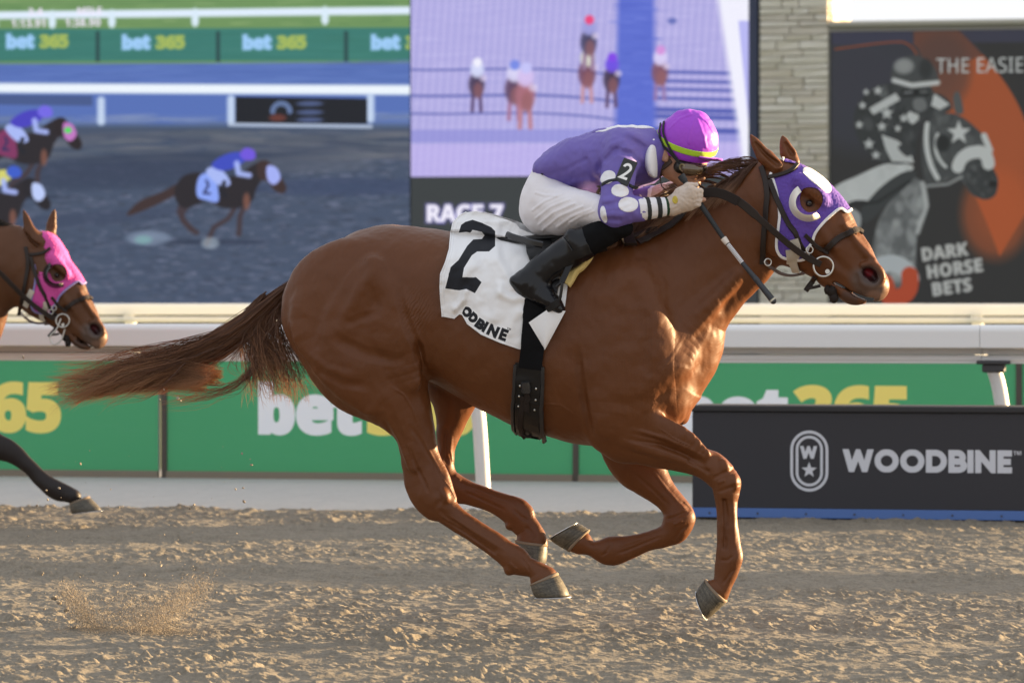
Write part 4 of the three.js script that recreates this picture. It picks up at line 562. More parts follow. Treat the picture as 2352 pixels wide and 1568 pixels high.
const horsePrims = [
  trunk([[655, 713, 727, 0.02], [658, 692, 752, 0.07], [668, 668, 782, 0.12], [690, 637, 815, 0.165], [735, 590, 848, 0.208], [790, 549, 868, 0.238], [835, 526, 876, 0.252], [880, 517, 876, 0.262], [940, 518, 868, 0.268], [985, 524, 874, 0.268], [1035, 531, 899, 0.274], [1100, 538, 937, 0.284], [1200, 551, 984, 0.292], [1280, 556, 1008, 0.28], [1340, 553, 1022, 0.262], [1390, 549, 1022, 0.246], [1450, 556, 1008, 0.232], [1500, 590, 988, 0.208], [1532, 650, 960, 0.165], [1552, 710, 915, 0.115], [1564, 765, 875, 0.07], [1570, 812, 838, 0.02]]),
  chain([[1340, 560, 1560, 960, 0.17, 0], [1410, 543, 1580, 880, 0.15, 0], [1480, 512, 1624, 795, 0.118, 0], [1560, 470, 1668, 730, 0.096, 0], [1640, 430, 1708, 686, 0.088, 0], [1700, 398, 1742, 640, 0.082, 0], [1748, 372, 1790, 590, 0.08, 0]], { k: 0.06, div: 8 }),
  ...headPrims(W).map((p) => p),
  // near hind leg
  chain([[664, 770, 940, 640, 0.105, 0.15], [704, 840, 970, 785, 0.115, 0.152], [785, 902, 979, 862, 0.096, 0.15], [869, 950, 991, 935, 0.074, 0.145]], { k: 0.05 }),
  chain([[60, 190, 440, 120, 0.085, 0.148], [140, 270, 465, 230, 0.074, 0.145], [235, 400, 490, 380, 0.058, 0.142], [265, 500, 505, 480, 0.049, 0.14], [281, 600, 540, 590, 0.042, 0.14], [303, 720, 590, 680, 0.043, 0.14], [345, 806, 625, 770, 0.041, 0.14], [430, 862, 650, 832, 0.036, 0.14], [520, 932, 700, 885, 0.029, 0.14], [640, 1012, 790, 945, 0.031, 0.14], [760, 1092, 890, 1005, 0.030, 0.14], [850, 1160, 975, 1065, 0.032, 0.14], [925, 1228, 1035, 1100, 0.035, 0.14], [985, 1246, 1082, 1150, 0.034, 0.14], [1050, 1262, 1138, 1180, 0.031, 0.14], [1080, 1300, 1215, 1228, 0.038, 0.14], [1076, 1322, 1241, 1252, 0.043, 0.14]], { map: R5, k: 0.03, div: 6 }),
  // far hind leg
  chain([[420, 0, 800, 120, 0.1, -0.13], [470, 160, 735, 200, 0.08, -0.135], [490, 300, 682, 290, 0.06, -0.14], [495, 400, 640, 390, 0.05, -0.14], [495, 500, 607, 495, 0.042, -0.14], [450, 620, 604, 590, 0.04, -0.14], [470, 720, 625, 640, 0.042, -0.14], [540, 790, 665, 655, 0.04, -0.14], [640, 812, 760, 700, 0.03, -0.14], [740, 842, 880, 748, 0.026, -0.14], [850, 895, 980, 784, 0.027, -0.14], [925, 945, 1062, 815, 0.034, -0.14], [960, 985, 1098, 888, 0.033, -0.14], [985, 1000, 1132, 945, 0.03, -0.14], [990, 1030, 1163, 1012, 0.034, -0.14], [985, 1060, 1175, 1070, 0.04, -0.14]], { map: R5, k: 0.03, div: 6 }),
  // near shoulder and foreleg
  chain([[1345, 640, 1520, 700, 0.105, 0.11], [1350, 800, 1530, 820, 0.125, 0.11], [1362, 900, 1530, 890, 0.125, 0.108], [1362, 985, 1490, 935, 0.1, 0.125]], { k: 0.12 }),
  chain([[500, 100, 380, 330, 0.085, 0.13], [660, 190, 392, 430, 0.082, 0.13], [720, 232, 445, 490, 0.076, 0.128], [800, 290, 540, 508, 0.068, 0.125], [900, 352, 660, 532, 0.058, 0.122], [1000, 420, 800, 562, 0.049, 0.12], [1090, 474, 935, 594, 0.044, 0.12], [1165, 518, 1022, 637, 0.044, 0.12], [1228, 610, 1074, 672, 0.046, 0.12], [1241, 685, 1088, 715, 0.042, 0.12], [1226, 758, 1098, 762, 0.035, 0.12], [1225, 850, 1105, 850, 0.031, 0.12], [1237, 960, 1107, 960, 0.031, 0.12], [1250, 1040, 1103, 1045, 0.034, 0.12], [1259, 1085, 1098, 1096, 0.036, 0.12], [1242, 1142, 1092, 1150, 0.034, 0.12], [1214, 1208, 1090, 1214, 0.029, 0.12], [1191, 1280, 1076, 1262, 0.031, 0.12], [1166, 1344, 1036, 1236, 0.038, 0.12]], { map: R6, k: 0.035, div: 6 }),
  // far foreleg, folded
  chain([[820, 430, 420, 430, 0.085, -0.12], [826, 520, 470, 530, 0.075, -0.12], [846, 600, 550, 610, 0.062, -0.12], [878, 672, 640, 685, 0.052, -0.12], [922, 742, 722, 752, 0.045, -0.12], [958, 800, 792, 818, 0.043, -0.12], [969, 845, 806, 862, 0.045, -0.12]], { map: R6, k: 0.03, div: 6 }),
  chain([[820, 845, 968, 890, 0.044, -0.12], [808, 872, 925, 985, 0.043, -0.12], [770, 908, 850, 1016, 0.034, -0.12], [690, 938, 745, 1042, 0.027, -0.12], [610, 962, 650, 1082, 0.026, -0.12], [545, 968, 580, 1112, 0.029, -0.12], [490, 966, 508, 1136, 0.035, -0.12], [430, 984, 452, 1120, 0.032, -0.12], [370, 985, 375, 1084, 0.03, -0.12], [358, 940, 252, 1052, 0.037, -0.12]], { map: R6, k: 0.03, div: 6 }),
  // chest between the forelegs
  ellipsoid(W(1540, 825, 0), [0.085, 0.15, 0.15], 0.2, 0.09), ellipsoid(W(1536, 890, 0.07), [0.07, 0.13, 0.085], 0.25, 0.08), ellipsoid(W(1552, 905, -0.07), [0.056, 0.12, 0.065], 0.25, 0.05),
  // muscles: hip, thigh, stifle, forearm, shoulder
  bone([[858, 612, 0.035, 0.02, 0.252], [812, 690, 0.055, 0.026, 0.252], [770, 770, 0.05, 0.024, 0.25], [800, 850, 0.04, 0.022, 0.245]], 0.04),
  bone([[870, 640, 0.03, 0.022, 0.255], [910, 700, 0.05, 0.026, 0.255], [935, 770, 0.042, 0.024, 0.25]], 0.035),
  bone([[880, 735, 0.03, 0.02, 0.248], [920, 800, 0.055, 0.024, 0.243], [945, 870, 0.038, 0.02, 0.226]], 0.05),
  bone([[700, 700, 0.04, 0.02, 0.21], [700, 770, 0.045, 0.02, 0.225], [760, 860, 0.04, 0.02, 0.235], [850, 930, 0.03, 0.015, 0.215]], 0.04),
  bone([[900, 940, 0.03, 0.015, 0.206], [930, 1000, 0.03, 0.014, 0.196], [950, 1070, 0.016, 0.01, 0.182]], 0.03),
  bone([[1450, 640, 0.02, 0.015, 0.185], [1490, 740, 0.05, 0.026, 0.178], [1510, 830, 0.06, 0.03, 0.165]], 0.1),
  bone([[1420, 640, 0.03, 0.02, 0.205], [1400, 780, 0.055, 0.024, 0.225], [1395, 900, 0.06, 0.024, 0.222], [1390, 975, 0.035, 0.02, 0.205]], 0.04),
  bone([[1470, 960, 0.045, 0.02, 0.186], [1560, 1000, 0.04, 0.016, 0.176], [1620, 1040, 0.018, 0.01, 0.158]], 0.025),
  bone([[1440, 1010, 0.026, 0.016, 0.19], [1520, 1040, 0.024, 0.012, 0.176], [1590, 1066, 0.012, 0.008, 0.155]], 0.02),
  bone([[1620, 720, 0.028, 0.018, 0.08], [1582, 790, 0.036, 0.02, 0.11], [1562, 840, 0.03, 0.02, 0.145]], 0.06),
  bone([[1690, 640, 0.022, 0.016, 0.066], [1640, 690, 0.03, 0.018, 0.09], [1560, 760, 0.03, 0.018, 0.13]], 0.04),
  // hock and knee bones
  ellipsoid(W(...R5(940, 1228), 0.14), [0.016, 0.018, 0.026], 0, 0.015), ellipsoid(W(...R5(945, 955), -0.14), [0.016, 0.016, 0.024], 0, 0.012), ellipsoid(W(...R5(545, 770), 0.17), [0.016, 0.026, 0.016], 0.4, 0.015), ellipsoid(W(...R5(455, 760), 0.17), [0.03, 0.04, 0.014], 0.3, 0.02), ellipsoid(W(...R6(1215, 655), 0.135), [0.018, 0.03, 0.03], 0.1, 0.014), ellipsoid(W(...R6(1150, 560), 0.15), [0.018, 0.03, 0.014], 0.4, 0.014),
  ...[[[520, 870, 0.006, 0.008, 0.182], [640, 965, 0.005, 0.008, 0.173], [850, 1110, 0.005, 0.008, 0.173]]].map((q) => ({ ...tube(q, { map: R5 }), sub: true, k: 0.014 })),
  ...[[[1150, 760, 0.006, 0.009, 0.152], [1155, 900, 0.006, 0.009, 0.15], [1150, 1030, 0.005, 0.009, 0.152]], [[950, 530, 0.007, 0.01, 0.17], [1050, 590, 0.007, 0.01, 0.166]]].map((q) => ({ ...tube(q, { map: R6 }), sub: true, k: 0.012 })),
  ...headCuts(W),
];
// relief of the near flank: muscle edges, folds and veins as lines [width in drawing units, height in metres, points]
const relief = [
  [15, -0.011, [[925, 650], [934, 704], [951, 757], [967, 797], [973, 845]]], [20, -0.0045, [[858, 600], [821, 644], [794, 697], [764, 757]]], [18, 0.004, [[880, 605], [846, 650], [820, 700], [792, 748]]], [20, -0.006, [[770, 765], [807, 791], [854, 814], [921, 826], [955, 822]]], [26, 0.003, [[775, 740], [812, 762], [860, 782], [925, 792]]], [14, -0.0035, [[804, 746], [837, 731], [887, 717]]], [16, -0.0045, [[690, 808], [740, 852], [800, 880], [871, 890]]], [16, 0.003, [[715, 815], [760, 845], [830, 866]]],
  [12, -0.004, [[900, 930], [915, 985], [938, 1040], [952, 1085]]], [10, -0.0035, [[880, 945], [900, 1010], [925, 1075]]], [14, -0.009, [[1332, 790], [1338, 870], [1350, 950], [1362, 1004]]], [26, -0.005, [[1455, 640], [1478, 730], [1486, 810], [1470, 890]]], [30, 0.003, [[1490, 680], [1510, 760], [1515, 840]]], [24, -0.004, [[1400, 920], [1450, 930], [1500, 915], [1545, 885]]], [9, -0.004, [[1420, 1000], [1525, 1026], [1604, 1060], [1625, 1075]]], [9, 0.003, [[1440, 985], [1530, 1006], [1610, 1040]]], [18, -0.004, [[1735, 612], [1680, 676], [1625, 745], [1580, 800]]], [18, 0.004, [[1710, 600], [1650, 660], [1580, 735]]], [40, 0.004, [[1480, 610], [1420, 650], [1360, 700]]], [30, -0.003, [[1520, 560], [1450, 620], [1380, 660]]],
  [6, 0.0010, [[1510, 900], [1528, 850], [1552, 805], [1572, 760]]], [4, 0.002, [[932, 1008], [946, 1050], [949, 1092]]], [4, 0.002, [[962, 980], [951, 940], [932, 905], [900, 885]]], [4, 0.002, [[1330, 960], [1290, 930], [1240, 925], [1200, 900]]],
  ...[[14, -0.003, [[480, 895], [640, 990], [780, 1085], [890, 1165]]], [16, 0.002, [[470, 850], [640, 945], [800, 1045], [930, 1125]]], [18, -0.005, [[330, 480], [370, 600], [420, 700], [440, 760]]], [20, -0.003, [[330, 330], [410, 460], [480, 600], [530, 680]]], [14, 0.003, [[400, 420], [470, 560], [520, 660]]], [26, -0.003, [[480, 720], [520, 790], [480, 850]]], [16, 0.003, [[930, 1180], [960, 1215], [985, 1225]]], [14, -0.003, [[1000, 1150], [1040, 1200], [1060, 1245]]], [6, 0.0018, [[500, 640], [560, 720], [600, 800], [680, 880]]]].map(([w, h, p]) => [w * 0.375, h, p.map((q) => R5(...q))]),
  ...[[16, -0.003, [[1150, 745], [1158, 850], [1160, 960], [1150, 1060]]], [14, 0.002, [[1190, 745], [1195, 900], [1200, 1030]]], [14, 0.002, [[1122, 760], [1128, 900], [1124, 1040]]], [18, -0.0035, [[1060, 640], [1140, 600], [1210, 570]]], [16, -0.003, [[1095, 715], [1160, 690], [1236, 665]]], [16, 0.0035, [[1100, 660], [1150, 640]]], [20, -0.004, [[560, 400], [760, 440], [900, 490], [1040, 560]]], [18, -0.003, [[600, 470], [800, 520], [960, 575]]], [16, 0.003, [[640, 345], [800, 400], [960, 470], [1060, 530]]], [14, -0.003, [[1190, 1080], [1160, 1110], [1110, 1110]]], [14, -0.003, [[1200, 1150], [1160, 1200], [1130, 1250]]], [6, 0.002, [[760, 330], [860, 400], [960, 450]]]].map(([w, h, p]) => [w * 0.396, h, p.map((q) => R6(...q))]),
].map(([w, h, pts]) => ({ w: w * SCALE, h, pts: pts.map(([x, y]) => W(x, y, 0.2)) })).map((l) => ({ ...l, box: [Math.min(...l.pts.map((p) => p[0])) - l.w, Math.min(...l.pts.map((p) => p[1])) - l.w, Math.max(...l.pts.map((p) => p[0])) + l.w, Math.max(...l.pts.map((p) => p[1])) + l.w] }));
const reliefFar = [
  ...[[18, -0.004, [[810, 870], [880, 850], [950, 820]]], [16, 0.004, [[860, 900], [920, 870]]], [16, -0.003, [[860, 990], [900, 930], [950, 890]]], [14, -0.0028, [[800, 962], [700, 1000], [600, 1042], [520, 1070]]], [14, 0.002, [[780, 935], [650, 985], [540, 1020]]], [16, -0.003, [[620, 580], [740, 690], [840, 790]]], [14, 0.003, [[740, 580], [830, 700], [900, 780]]], [14, -0.003, [[500, 1000], [470, 1060], [430, 1080]]], [12, -0.003, [[900, 760], [930, 790], [955, 820]]]].map(([w, h, p]) => [w * 0.396, h, p.map((q) => R6(...q))]),
  ...[[20, -0.009, [[560, 330], [552, 430], [545, 520], [560, 590]]], [16, -0.003, [[660, 745], [780, 800], [930, 870]]], [16, 0.002, [[660, 700], [800, 760], [960, 825]]], [16, -0.003, [[960, 850], [1010, 900], [1060, 930]]], [16, -0.003, [[1030, 960], [1080, 1000], [1100, 1040]]], [16, 0.003, [[600, 640], [640, 680]]], [12, 0.003, [[590, 400], [580, 500], [590, 580]]]].map(([w, h, p]) => [w * 0.375, h, p.map((q) => R5(...q))]),
].map(([w, h, pts]) => ({ w: w * SCALE, h, pts: pts.map(([x, y]) => W(x, y, -0.1)) })).map((l) => ({ ...l, box: [Math.min(...l.pts.map((p) => p[0])) - l.w, Math.min(...l.pts.map((p) => p[1])) - l.w, Math.max(...l.pts.map((p) => p[0])) + l.w, Math.max(...l.pts.map((p) => p[1])) + l.w] }));
const foldAt = W(958, 715, 0.25);
function reliefAt(x, y, lines = relief) {
  let b = 0;
  for (const l of lines) {
    if (x < l.box[0] || y < l.box[1] || x > l.box[2] || y > l.box[3]) continue; let best = 1e9, along01 = 0; const n = l.pts.length - 1;
    for (let i = 0; i < n; i++) { const [ax, ay] = l.pts[i], [bx, by] = l.pts[i + 1], dx = bx - ax, dy = by - ay, t = clamp(((x - ax) * dx + (y - ay) * dy) / (dx * dx + dy * dy), 0, 1), q = Math.hypot(x - ax - dx * t, y - ay - dy * t); if (q < best) { best = q; along01 = (i + t) / n; } }
    if (best < l.w) { const t = 1 - (best / l.w) ** 2; b += l.h * t * t * Math.min(1, 5 * along01, 5 * (1 - along01)); }
  }
  const u = (x - foldAt[0]) / 0.075, v = (y - foldAt[1]) / 0.11, m = 1 - u * u - v * v; if (m > 0 && lines === relief) b += 0.0009 * m * Math.sin((x * 0.86 - y * 0.5) * 520 + 2 * n2(x * 30, y * 30));
  return b;
}
const horseBody = new Body(horsePrims, 0.005, { disp: (x, y, z) => 0.0022 * n3(x * 9, y * 9, z * 9) + 0.0007 * n3(x * 26, y * 20, z * 26) + (z > 0.03 ? reliefAt(x, y) * sstep(0.03, 0.09, z) : z < -0.03 ? reliefAt(x, y, reliefFar) * sstep(-0.03, -0.07, z) : 0) });
const inEllipse = (px, py, cx, cy, rx, ry, a = 0) => { const c = Math.cos(a), s = Math.sin(a), u = (px - cx) * c + (py - cy) * s, v = -(px - cx) * s + (py - cy) * c; return Math.hypot(u / rx, v / ry); };
const tint = (a, b, t) => [lerp(a[0], b[0], t), lerp(a[1], b[1], t), lerp(a[2], b[2], t)];
function coatColor(base, legTone, flesh = [0.26, 0.006, 0.014]) {
  return (x, y, z, nz, q) => {
    const [px, py] = q ?? toDraw(x, y, z), m = 0.5 + 0.5 * n3(x * 3, y * 3, z * 3), f = 0.5 + 0.5 * n3(x * 60, y * 25, z * 40);
    let c = tint(base, [base[0] * 1.22, base[1] * 1.25, base[2] * 1.2], 0.5 * m + 0.25 * f);
    // bare dark skin round nostril and lips, flesh inside the nostril, pale chin
    const h = [(px - 1502.6) * 3, (py - 228.7) * 3];
    const muzzle = 1 - sstep(0.55, 1.05, inEllipse(h[0], h[1], 1480, 1290, 190, 110, 0.75)); c = tint(c, [0.11, 0.075, 0.06], muzzle * 0.85);
    c = tint(c, [0.07, 0.05, 0.045], (1 - sstep(0.8, 1.25, inEllipse(h[0], h[1], 1490, 1208, 82, 64, 0.6))) * 0.8);
    if (Math.abs(z - (q ? q[2] : 0)) < 0.055 && inEllipse(h[0], h[1], 1490, 1205, 56, 42, 0.6) < 1) c = tint(flesh, [0.03, 0.008, 0.008], sstep(0.25, 0.8, inEllipse(h[0], h[1], 1482, 1192, 56, 42, 0.6)));
    c = tint(c, [0.28, 0.15, 0.1], (1 - sstep(0.5, 1.1, inEllipse(h[0], h[1], 1520, 1345, 60, 40, 0))) * 0.5);
    c = tint(c, [0.05, 0.035, 0.03], (1 - sstep(0.6, 1.1, inEllipse(h[0], h[1], 1350, 1370, 80, 50, 0.6))) * 0.6);
    c = tint(c, [0.02, 0.014, 0.012], (1 - sstep(0.7, 1.2, inEllipse(h[0], h[1], 1072, 712, 44, 26, 0.5))) * 0.5);
    return legTone ? legTone(c, px, py, m) : c;
  };
}
const hairTone = noiseTexture(256, (u, v) => 0.5 + 0.26 * tn(u, v, 40, 120, 2) + 0.26 * tn(u, v, 20, 50, 7)); hairTone.repeat.set(6, 6);
const coat = new THREE.MeshPhysicalMaterial({ vertexColors: true, roughness: 0.46, specularIntensity: 0.6, sheen: 0.05, sheenRoughness: 0.4, sheenColor: new THREE.Color().setRGB(0.5, 0.36, 0.26), bumpMap: hairTone, bumpScale: 0.0008 });
const chestnut = coatColor([0.112, 0.0368, 0.0112], null, [0.16, 0.006, 0.012]);
const horse = thing('racehorse', 'galloping chestnut racehorse in a purple hood with all four hooves off the dirt', 'horse', [W(1150, 1000)[0], 0, 0]);
const horseGeo = horseBody.mesh({ color: chestnut });
part('body', horseGeo, coat, horse);
// hooves: rings from the coronet down to the sole
function hoofGeo(T, map, z, [tb, tf], [bb, bf], wTop, wBot) {
  const n = 28, rings = 9, pos = [], idx = [], A = (p) => T(...map(...p), z), tB = A(tb), tF = A(tf), bB = A(bb), bF = A(bf);
  for (let j = 0; j <= rings; j++) {
    const t = j / rings, e = j === rings ? 0.93 : j === rings - 1 ? 0.99 : 1 + (j === 0 ? -0.05 : 0.035 * Math.sin(t * 3.1) + 0.008 * Math.sin(t * 22)), f = [0, 1].map((i) => lerp(tF[i], bF[i], t)), b = [0, 1].map((i) => lerp(tB[i], bB[i], t)), w = lerp(wTop, wBot, t) * e;
    for (let i = 0; i < n; i++) { const a = i / n * 2 * Math.PI, c = Math.cos(a), s = Math.sin(a), u = 0.5 + 0.5 * Math.sign(c) * Math.pow(Math.abs(c), 0.85) * e; pos.push(lerp(b[0], f[0], u), lerp(b[1], f[1], u), tB[2] + s * w * (c < 0 ? 1 - 0.22 * c * c : 1)); if (j) { const q = (j - 1) * n + i, r = (j - 1) * n + (i + 1) % n; idx.push(q, q + n, r, r, q + n, r + n); } }
  }
  for (const [ring, flip] of [[0, 0], [rings, 1]]) { const c = pos.length / 3, o = ring * n; let s = [0, 0, 0]; for (let i = 0; i < n; i++) for (let k = 0; k < 3; k++) s[k] += pos[(o + i) * 3 + k] / n; pos.push(...s); for (let i = 0; i < n; i++) flip ? idx.push(o + i, c, o + (i + 1) % n) : idx.push(o + i, o + (i + 1) % n, c); }
  const g = new THREE.BufferGeometry(); g.setAttribute('position', new THREE.Float32BufferAttribute(pos, 3)); g.setIndex(idx); g.computeVertexNormals(); const uv = []; for (let i = 0; i < pos.length / 3; i++) uv.push((i % n) / n, Math.floor(i / n) / rings); g.setAttribute('uv', new THREE.Float32BufferAttribute(uv, 2)); return g;
}
const hornTone = noiseTexture(256, (u, v) => { const q = 0.5 + 0.3 * tn(u, v, 4, 26, 2) + 0.3 * tn(u, v, 30, 12, 5) + 0.3 * tn(u, v, 60, 60, 1); return [0.17 + 0.26 * q, 0.16 + 0.24 * q, 0.135 + 0.21 * q]; }, { srgb: true });
const horn = new THREE.MeshStandardMaterial({ map: hornTone, roughness: 0.5, bumpMap: hornTone, bumpScale: 0.002 }), shoeMetal = mat(0.62, 0.62, 0.63, 0.3, { metalness: 0.9 }), coronet = mat(0.22, 0.165, 0.115, 0.85);
function hoof(parent, T, map, z, top, bot, wTop, wBot) {
  const h = part('hoof', hoofGeo(T, map, z, top, bot, wTop, wBot), horn, parent), mix = (a, b, t) => [lerp(a[0], b[0], t), lerp(a[1], b[1], t)];
  part('shoe', hoofGeo(T, map, z, [mix(top[0], bot[0], 0.985), mix(top[1], bot[1], 0.985)], [mix(top[0], bot[0], 1.05), mix(top[1], bot[1], 1.05)], wBot * 0.985, wBot * 0.985), shoeMetal, h);
  part('coronet_band', hoofGeo(T, map, z, [mix(top[0], bot[0], -0.05), mix(top[1], bot[1], -0.05)], [mix(top[0], bot[0], 0.1), mix(top[1], bot[1], 0.1)], wTop * 0.985, wTop * 1.06), coronet, h);
}
hoof(horse, W, R5, 0.14, [[1072, 1318], [1238, 1246]], [[1100, 1398], [1318, 1390]], 0.044, 0.056);
hoof(horse, W, R5, -0.14, [[978, 1046], [1174, 1072]], [[1000, 1172], [1166, 1192]], 0.042, 0.054);
hoof(horse, W, R6, 0.12, [[1040, 1216], [1164, 1346]], [[986, 1288], [1050, 1452]], 0.042, 0.054);
hoof(horse, W, R6, -0.12, [[368, 930], [248, 1054]], [[300, 888], [134, 984]], 0.042, 0.054);
// eyes
const eyeMat = mat(0.012, 0.009, 0.008, 0.06), eyeLid = (P, T) => { for (const s of [1, -1]) { const c = T(...R1(1070, 714), 0.085 * s), e = part('eye', new THREE.SphereGeometry(0.0125, 24, 16).translate(...c), eyeMat, P); } };
eyeLid(horse, W);
// tail: clumps of strands streaming back from the dock, and a shorter skirt that hangs below it
{
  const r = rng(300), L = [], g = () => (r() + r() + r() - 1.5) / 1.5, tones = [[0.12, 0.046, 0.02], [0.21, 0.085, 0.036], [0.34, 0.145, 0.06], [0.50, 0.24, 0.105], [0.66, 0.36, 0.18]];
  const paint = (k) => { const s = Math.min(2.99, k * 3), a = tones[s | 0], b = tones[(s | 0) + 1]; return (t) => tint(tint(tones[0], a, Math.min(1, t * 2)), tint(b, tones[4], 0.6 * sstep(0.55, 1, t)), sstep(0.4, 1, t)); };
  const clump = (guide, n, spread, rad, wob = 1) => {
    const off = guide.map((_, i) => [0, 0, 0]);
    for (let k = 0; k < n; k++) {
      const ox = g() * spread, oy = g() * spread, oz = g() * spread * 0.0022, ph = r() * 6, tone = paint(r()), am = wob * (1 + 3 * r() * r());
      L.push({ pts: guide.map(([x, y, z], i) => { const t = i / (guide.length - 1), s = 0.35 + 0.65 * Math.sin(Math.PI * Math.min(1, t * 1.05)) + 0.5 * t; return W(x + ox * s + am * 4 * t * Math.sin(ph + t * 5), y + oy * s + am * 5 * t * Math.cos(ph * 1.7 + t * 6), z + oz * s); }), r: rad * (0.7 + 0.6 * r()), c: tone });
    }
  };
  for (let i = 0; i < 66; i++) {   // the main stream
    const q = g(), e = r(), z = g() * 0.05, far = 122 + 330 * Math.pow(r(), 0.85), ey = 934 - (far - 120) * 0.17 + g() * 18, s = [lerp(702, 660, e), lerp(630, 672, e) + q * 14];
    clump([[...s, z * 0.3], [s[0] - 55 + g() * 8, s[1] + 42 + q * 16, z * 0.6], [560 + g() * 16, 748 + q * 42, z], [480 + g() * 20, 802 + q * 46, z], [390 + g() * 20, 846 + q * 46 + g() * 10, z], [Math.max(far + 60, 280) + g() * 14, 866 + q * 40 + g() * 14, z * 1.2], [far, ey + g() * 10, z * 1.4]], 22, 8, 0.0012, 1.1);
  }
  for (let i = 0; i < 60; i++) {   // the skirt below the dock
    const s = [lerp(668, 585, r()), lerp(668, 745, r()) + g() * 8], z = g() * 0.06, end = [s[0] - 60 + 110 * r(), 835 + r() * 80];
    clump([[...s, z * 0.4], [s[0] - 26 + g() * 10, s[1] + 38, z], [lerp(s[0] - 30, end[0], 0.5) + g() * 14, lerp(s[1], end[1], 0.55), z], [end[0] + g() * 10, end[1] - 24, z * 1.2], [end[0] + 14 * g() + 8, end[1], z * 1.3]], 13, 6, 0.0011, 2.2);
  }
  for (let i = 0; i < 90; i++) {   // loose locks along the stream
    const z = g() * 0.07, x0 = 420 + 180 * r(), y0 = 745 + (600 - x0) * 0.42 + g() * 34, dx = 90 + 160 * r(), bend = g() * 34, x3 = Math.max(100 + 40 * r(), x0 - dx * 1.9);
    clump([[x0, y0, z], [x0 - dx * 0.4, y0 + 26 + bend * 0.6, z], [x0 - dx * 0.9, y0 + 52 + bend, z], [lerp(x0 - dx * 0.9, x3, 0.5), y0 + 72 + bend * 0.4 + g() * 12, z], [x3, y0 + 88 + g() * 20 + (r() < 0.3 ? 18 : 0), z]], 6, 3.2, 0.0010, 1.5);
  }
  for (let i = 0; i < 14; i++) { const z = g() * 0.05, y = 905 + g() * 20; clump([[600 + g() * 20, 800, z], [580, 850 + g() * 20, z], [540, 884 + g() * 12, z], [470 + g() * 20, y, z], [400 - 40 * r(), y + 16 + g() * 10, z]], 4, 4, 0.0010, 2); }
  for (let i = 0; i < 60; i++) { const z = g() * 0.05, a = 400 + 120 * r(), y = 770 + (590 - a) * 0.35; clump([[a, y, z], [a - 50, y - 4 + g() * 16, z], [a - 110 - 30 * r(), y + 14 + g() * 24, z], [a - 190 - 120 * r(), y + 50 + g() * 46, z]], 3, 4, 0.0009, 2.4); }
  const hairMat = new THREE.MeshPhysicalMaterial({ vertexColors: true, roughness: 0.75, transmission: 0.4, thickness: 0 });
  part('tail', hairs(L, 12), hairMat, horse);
  // mane: lies over the crest, streams back from the poll
  const M = [], crest = [[1748, 372], [1700, 398], [1640, 428], [1580, 462], [1500, 502], [1440, 530]];
  const put = (guide, n, spread, rad) => { for (let k = 0; k < n; k++) { const ox = g() * spread, oy = g() * spread, oz = g() * spread * 0.002, ph = r() * 6, tone = paint(r() * 0.3); M.push({ pts: guide.map(([x, y, z], i) => { const t = i / (guide.length - 1); return W(x + ox * (0.4 + t) + 3 * t * Math.sin(ph + 4 * t), y + oy * (0.4 + t) + 4 * t * Math.cos(ph + 5 * t), z + oz); }), r: rad * (0.7 + 0.6 * r()), c: tone }); } };
  const onNeck = (x, y, lift) => { const h = horseBody.hit(x, y); return h ? h.z + lift : 0.02; };
  for (let i = 0; i < 96; i++) {
    const t = Math.pow(r(), 1.15) * 0.96, k = Math.min(4, (t * 5) | 0), f = t * 5 - k, a = [lerp(crest[k][0], crest[k + 1][0], f), lerp(crest[k][1], crest[k + 1][1], f)], len = (60 + 55 * r()) * (1 - 0.5 * t), fly = r();
    if (i < 58) { const y1 = a[1] + 24 + 10 * g(), y2 = a[1] + len * 0.62, y3 = a[1] + len; put([[a[0], a[1] - 2, 0.0], [a[0] - 14, a[1] + 4 + 4 * g(), 0.03], [a[0] - 34, y1, onNeck(a[0] - 34, y1, 0.012)], [a[0] - 60 + 10 * g(), y2, onNeck(a[0] - 60, y2, 0.014)], [a[0] - 92 + 16 * g(), y3, onNeck(a[0] - 92, y3, 0.016 + 0.02 * r())]], 17, 6, 0.0012); }
    else { const z = g() * 0.04; put([[a[0], a[1], z * 0.4], [a[0] - 26, a[1] - 10 + 8 * g(), z], [a[0] - 62, a[1] - 4 + 14 * g(), z + 0.01], [a[0] - 104 - 30 * r(), a[1] + 14 + 18 * g(), z + 0.02], [a[0] - 130 - 50 * r(), a[1] + 26 + 24 * g(), z + 0.02]], 9, 4, 0.0011); }
  }
  for (let i = 0; i < 20; i++) { const z = 0.02 + g() * 0.03, y = 372 + 26 * r(); put([[1744, y, z], [1716, y - 6 + 6 * g(), z], [1680, y - 4 + 8 * g(), z], [1640 - 22 * r(), y - 2 + 12 * g(), z + 0.01]], 5, 2.5, 0.001); }
  part('mane', hairs(M, 9), hairMat, horse);
}

// ---------------------------------------------------------------- tack of the chestnut
const leather = mat(0.022, 0.014, 0.011, 0.42, { specularIntensity: 0.6 }), rubber = mat(0.024, 0.018, 0.016, 0.75, { specularIntensity: 0.4 }), blackLeather = mat(0.01, 0.01, 0.011, 0.34, { specularIntensity: 0.6 }), steel = mat(0.62, 0.61, 0.58, 0.28, { metalness: 1 }), elastic = mat(0.50, 0.45, 0.37, 0.9);
const ring = (T, x, y, z, rad, r, tilt = 0.25) => { const c = V3(T(...R1(x, y), z)), g = new THREE.TorusGeometry(rad, r, 10, 36); g.rotateY(tilt); g.translate(c.x, c.y, c.z); return g; };
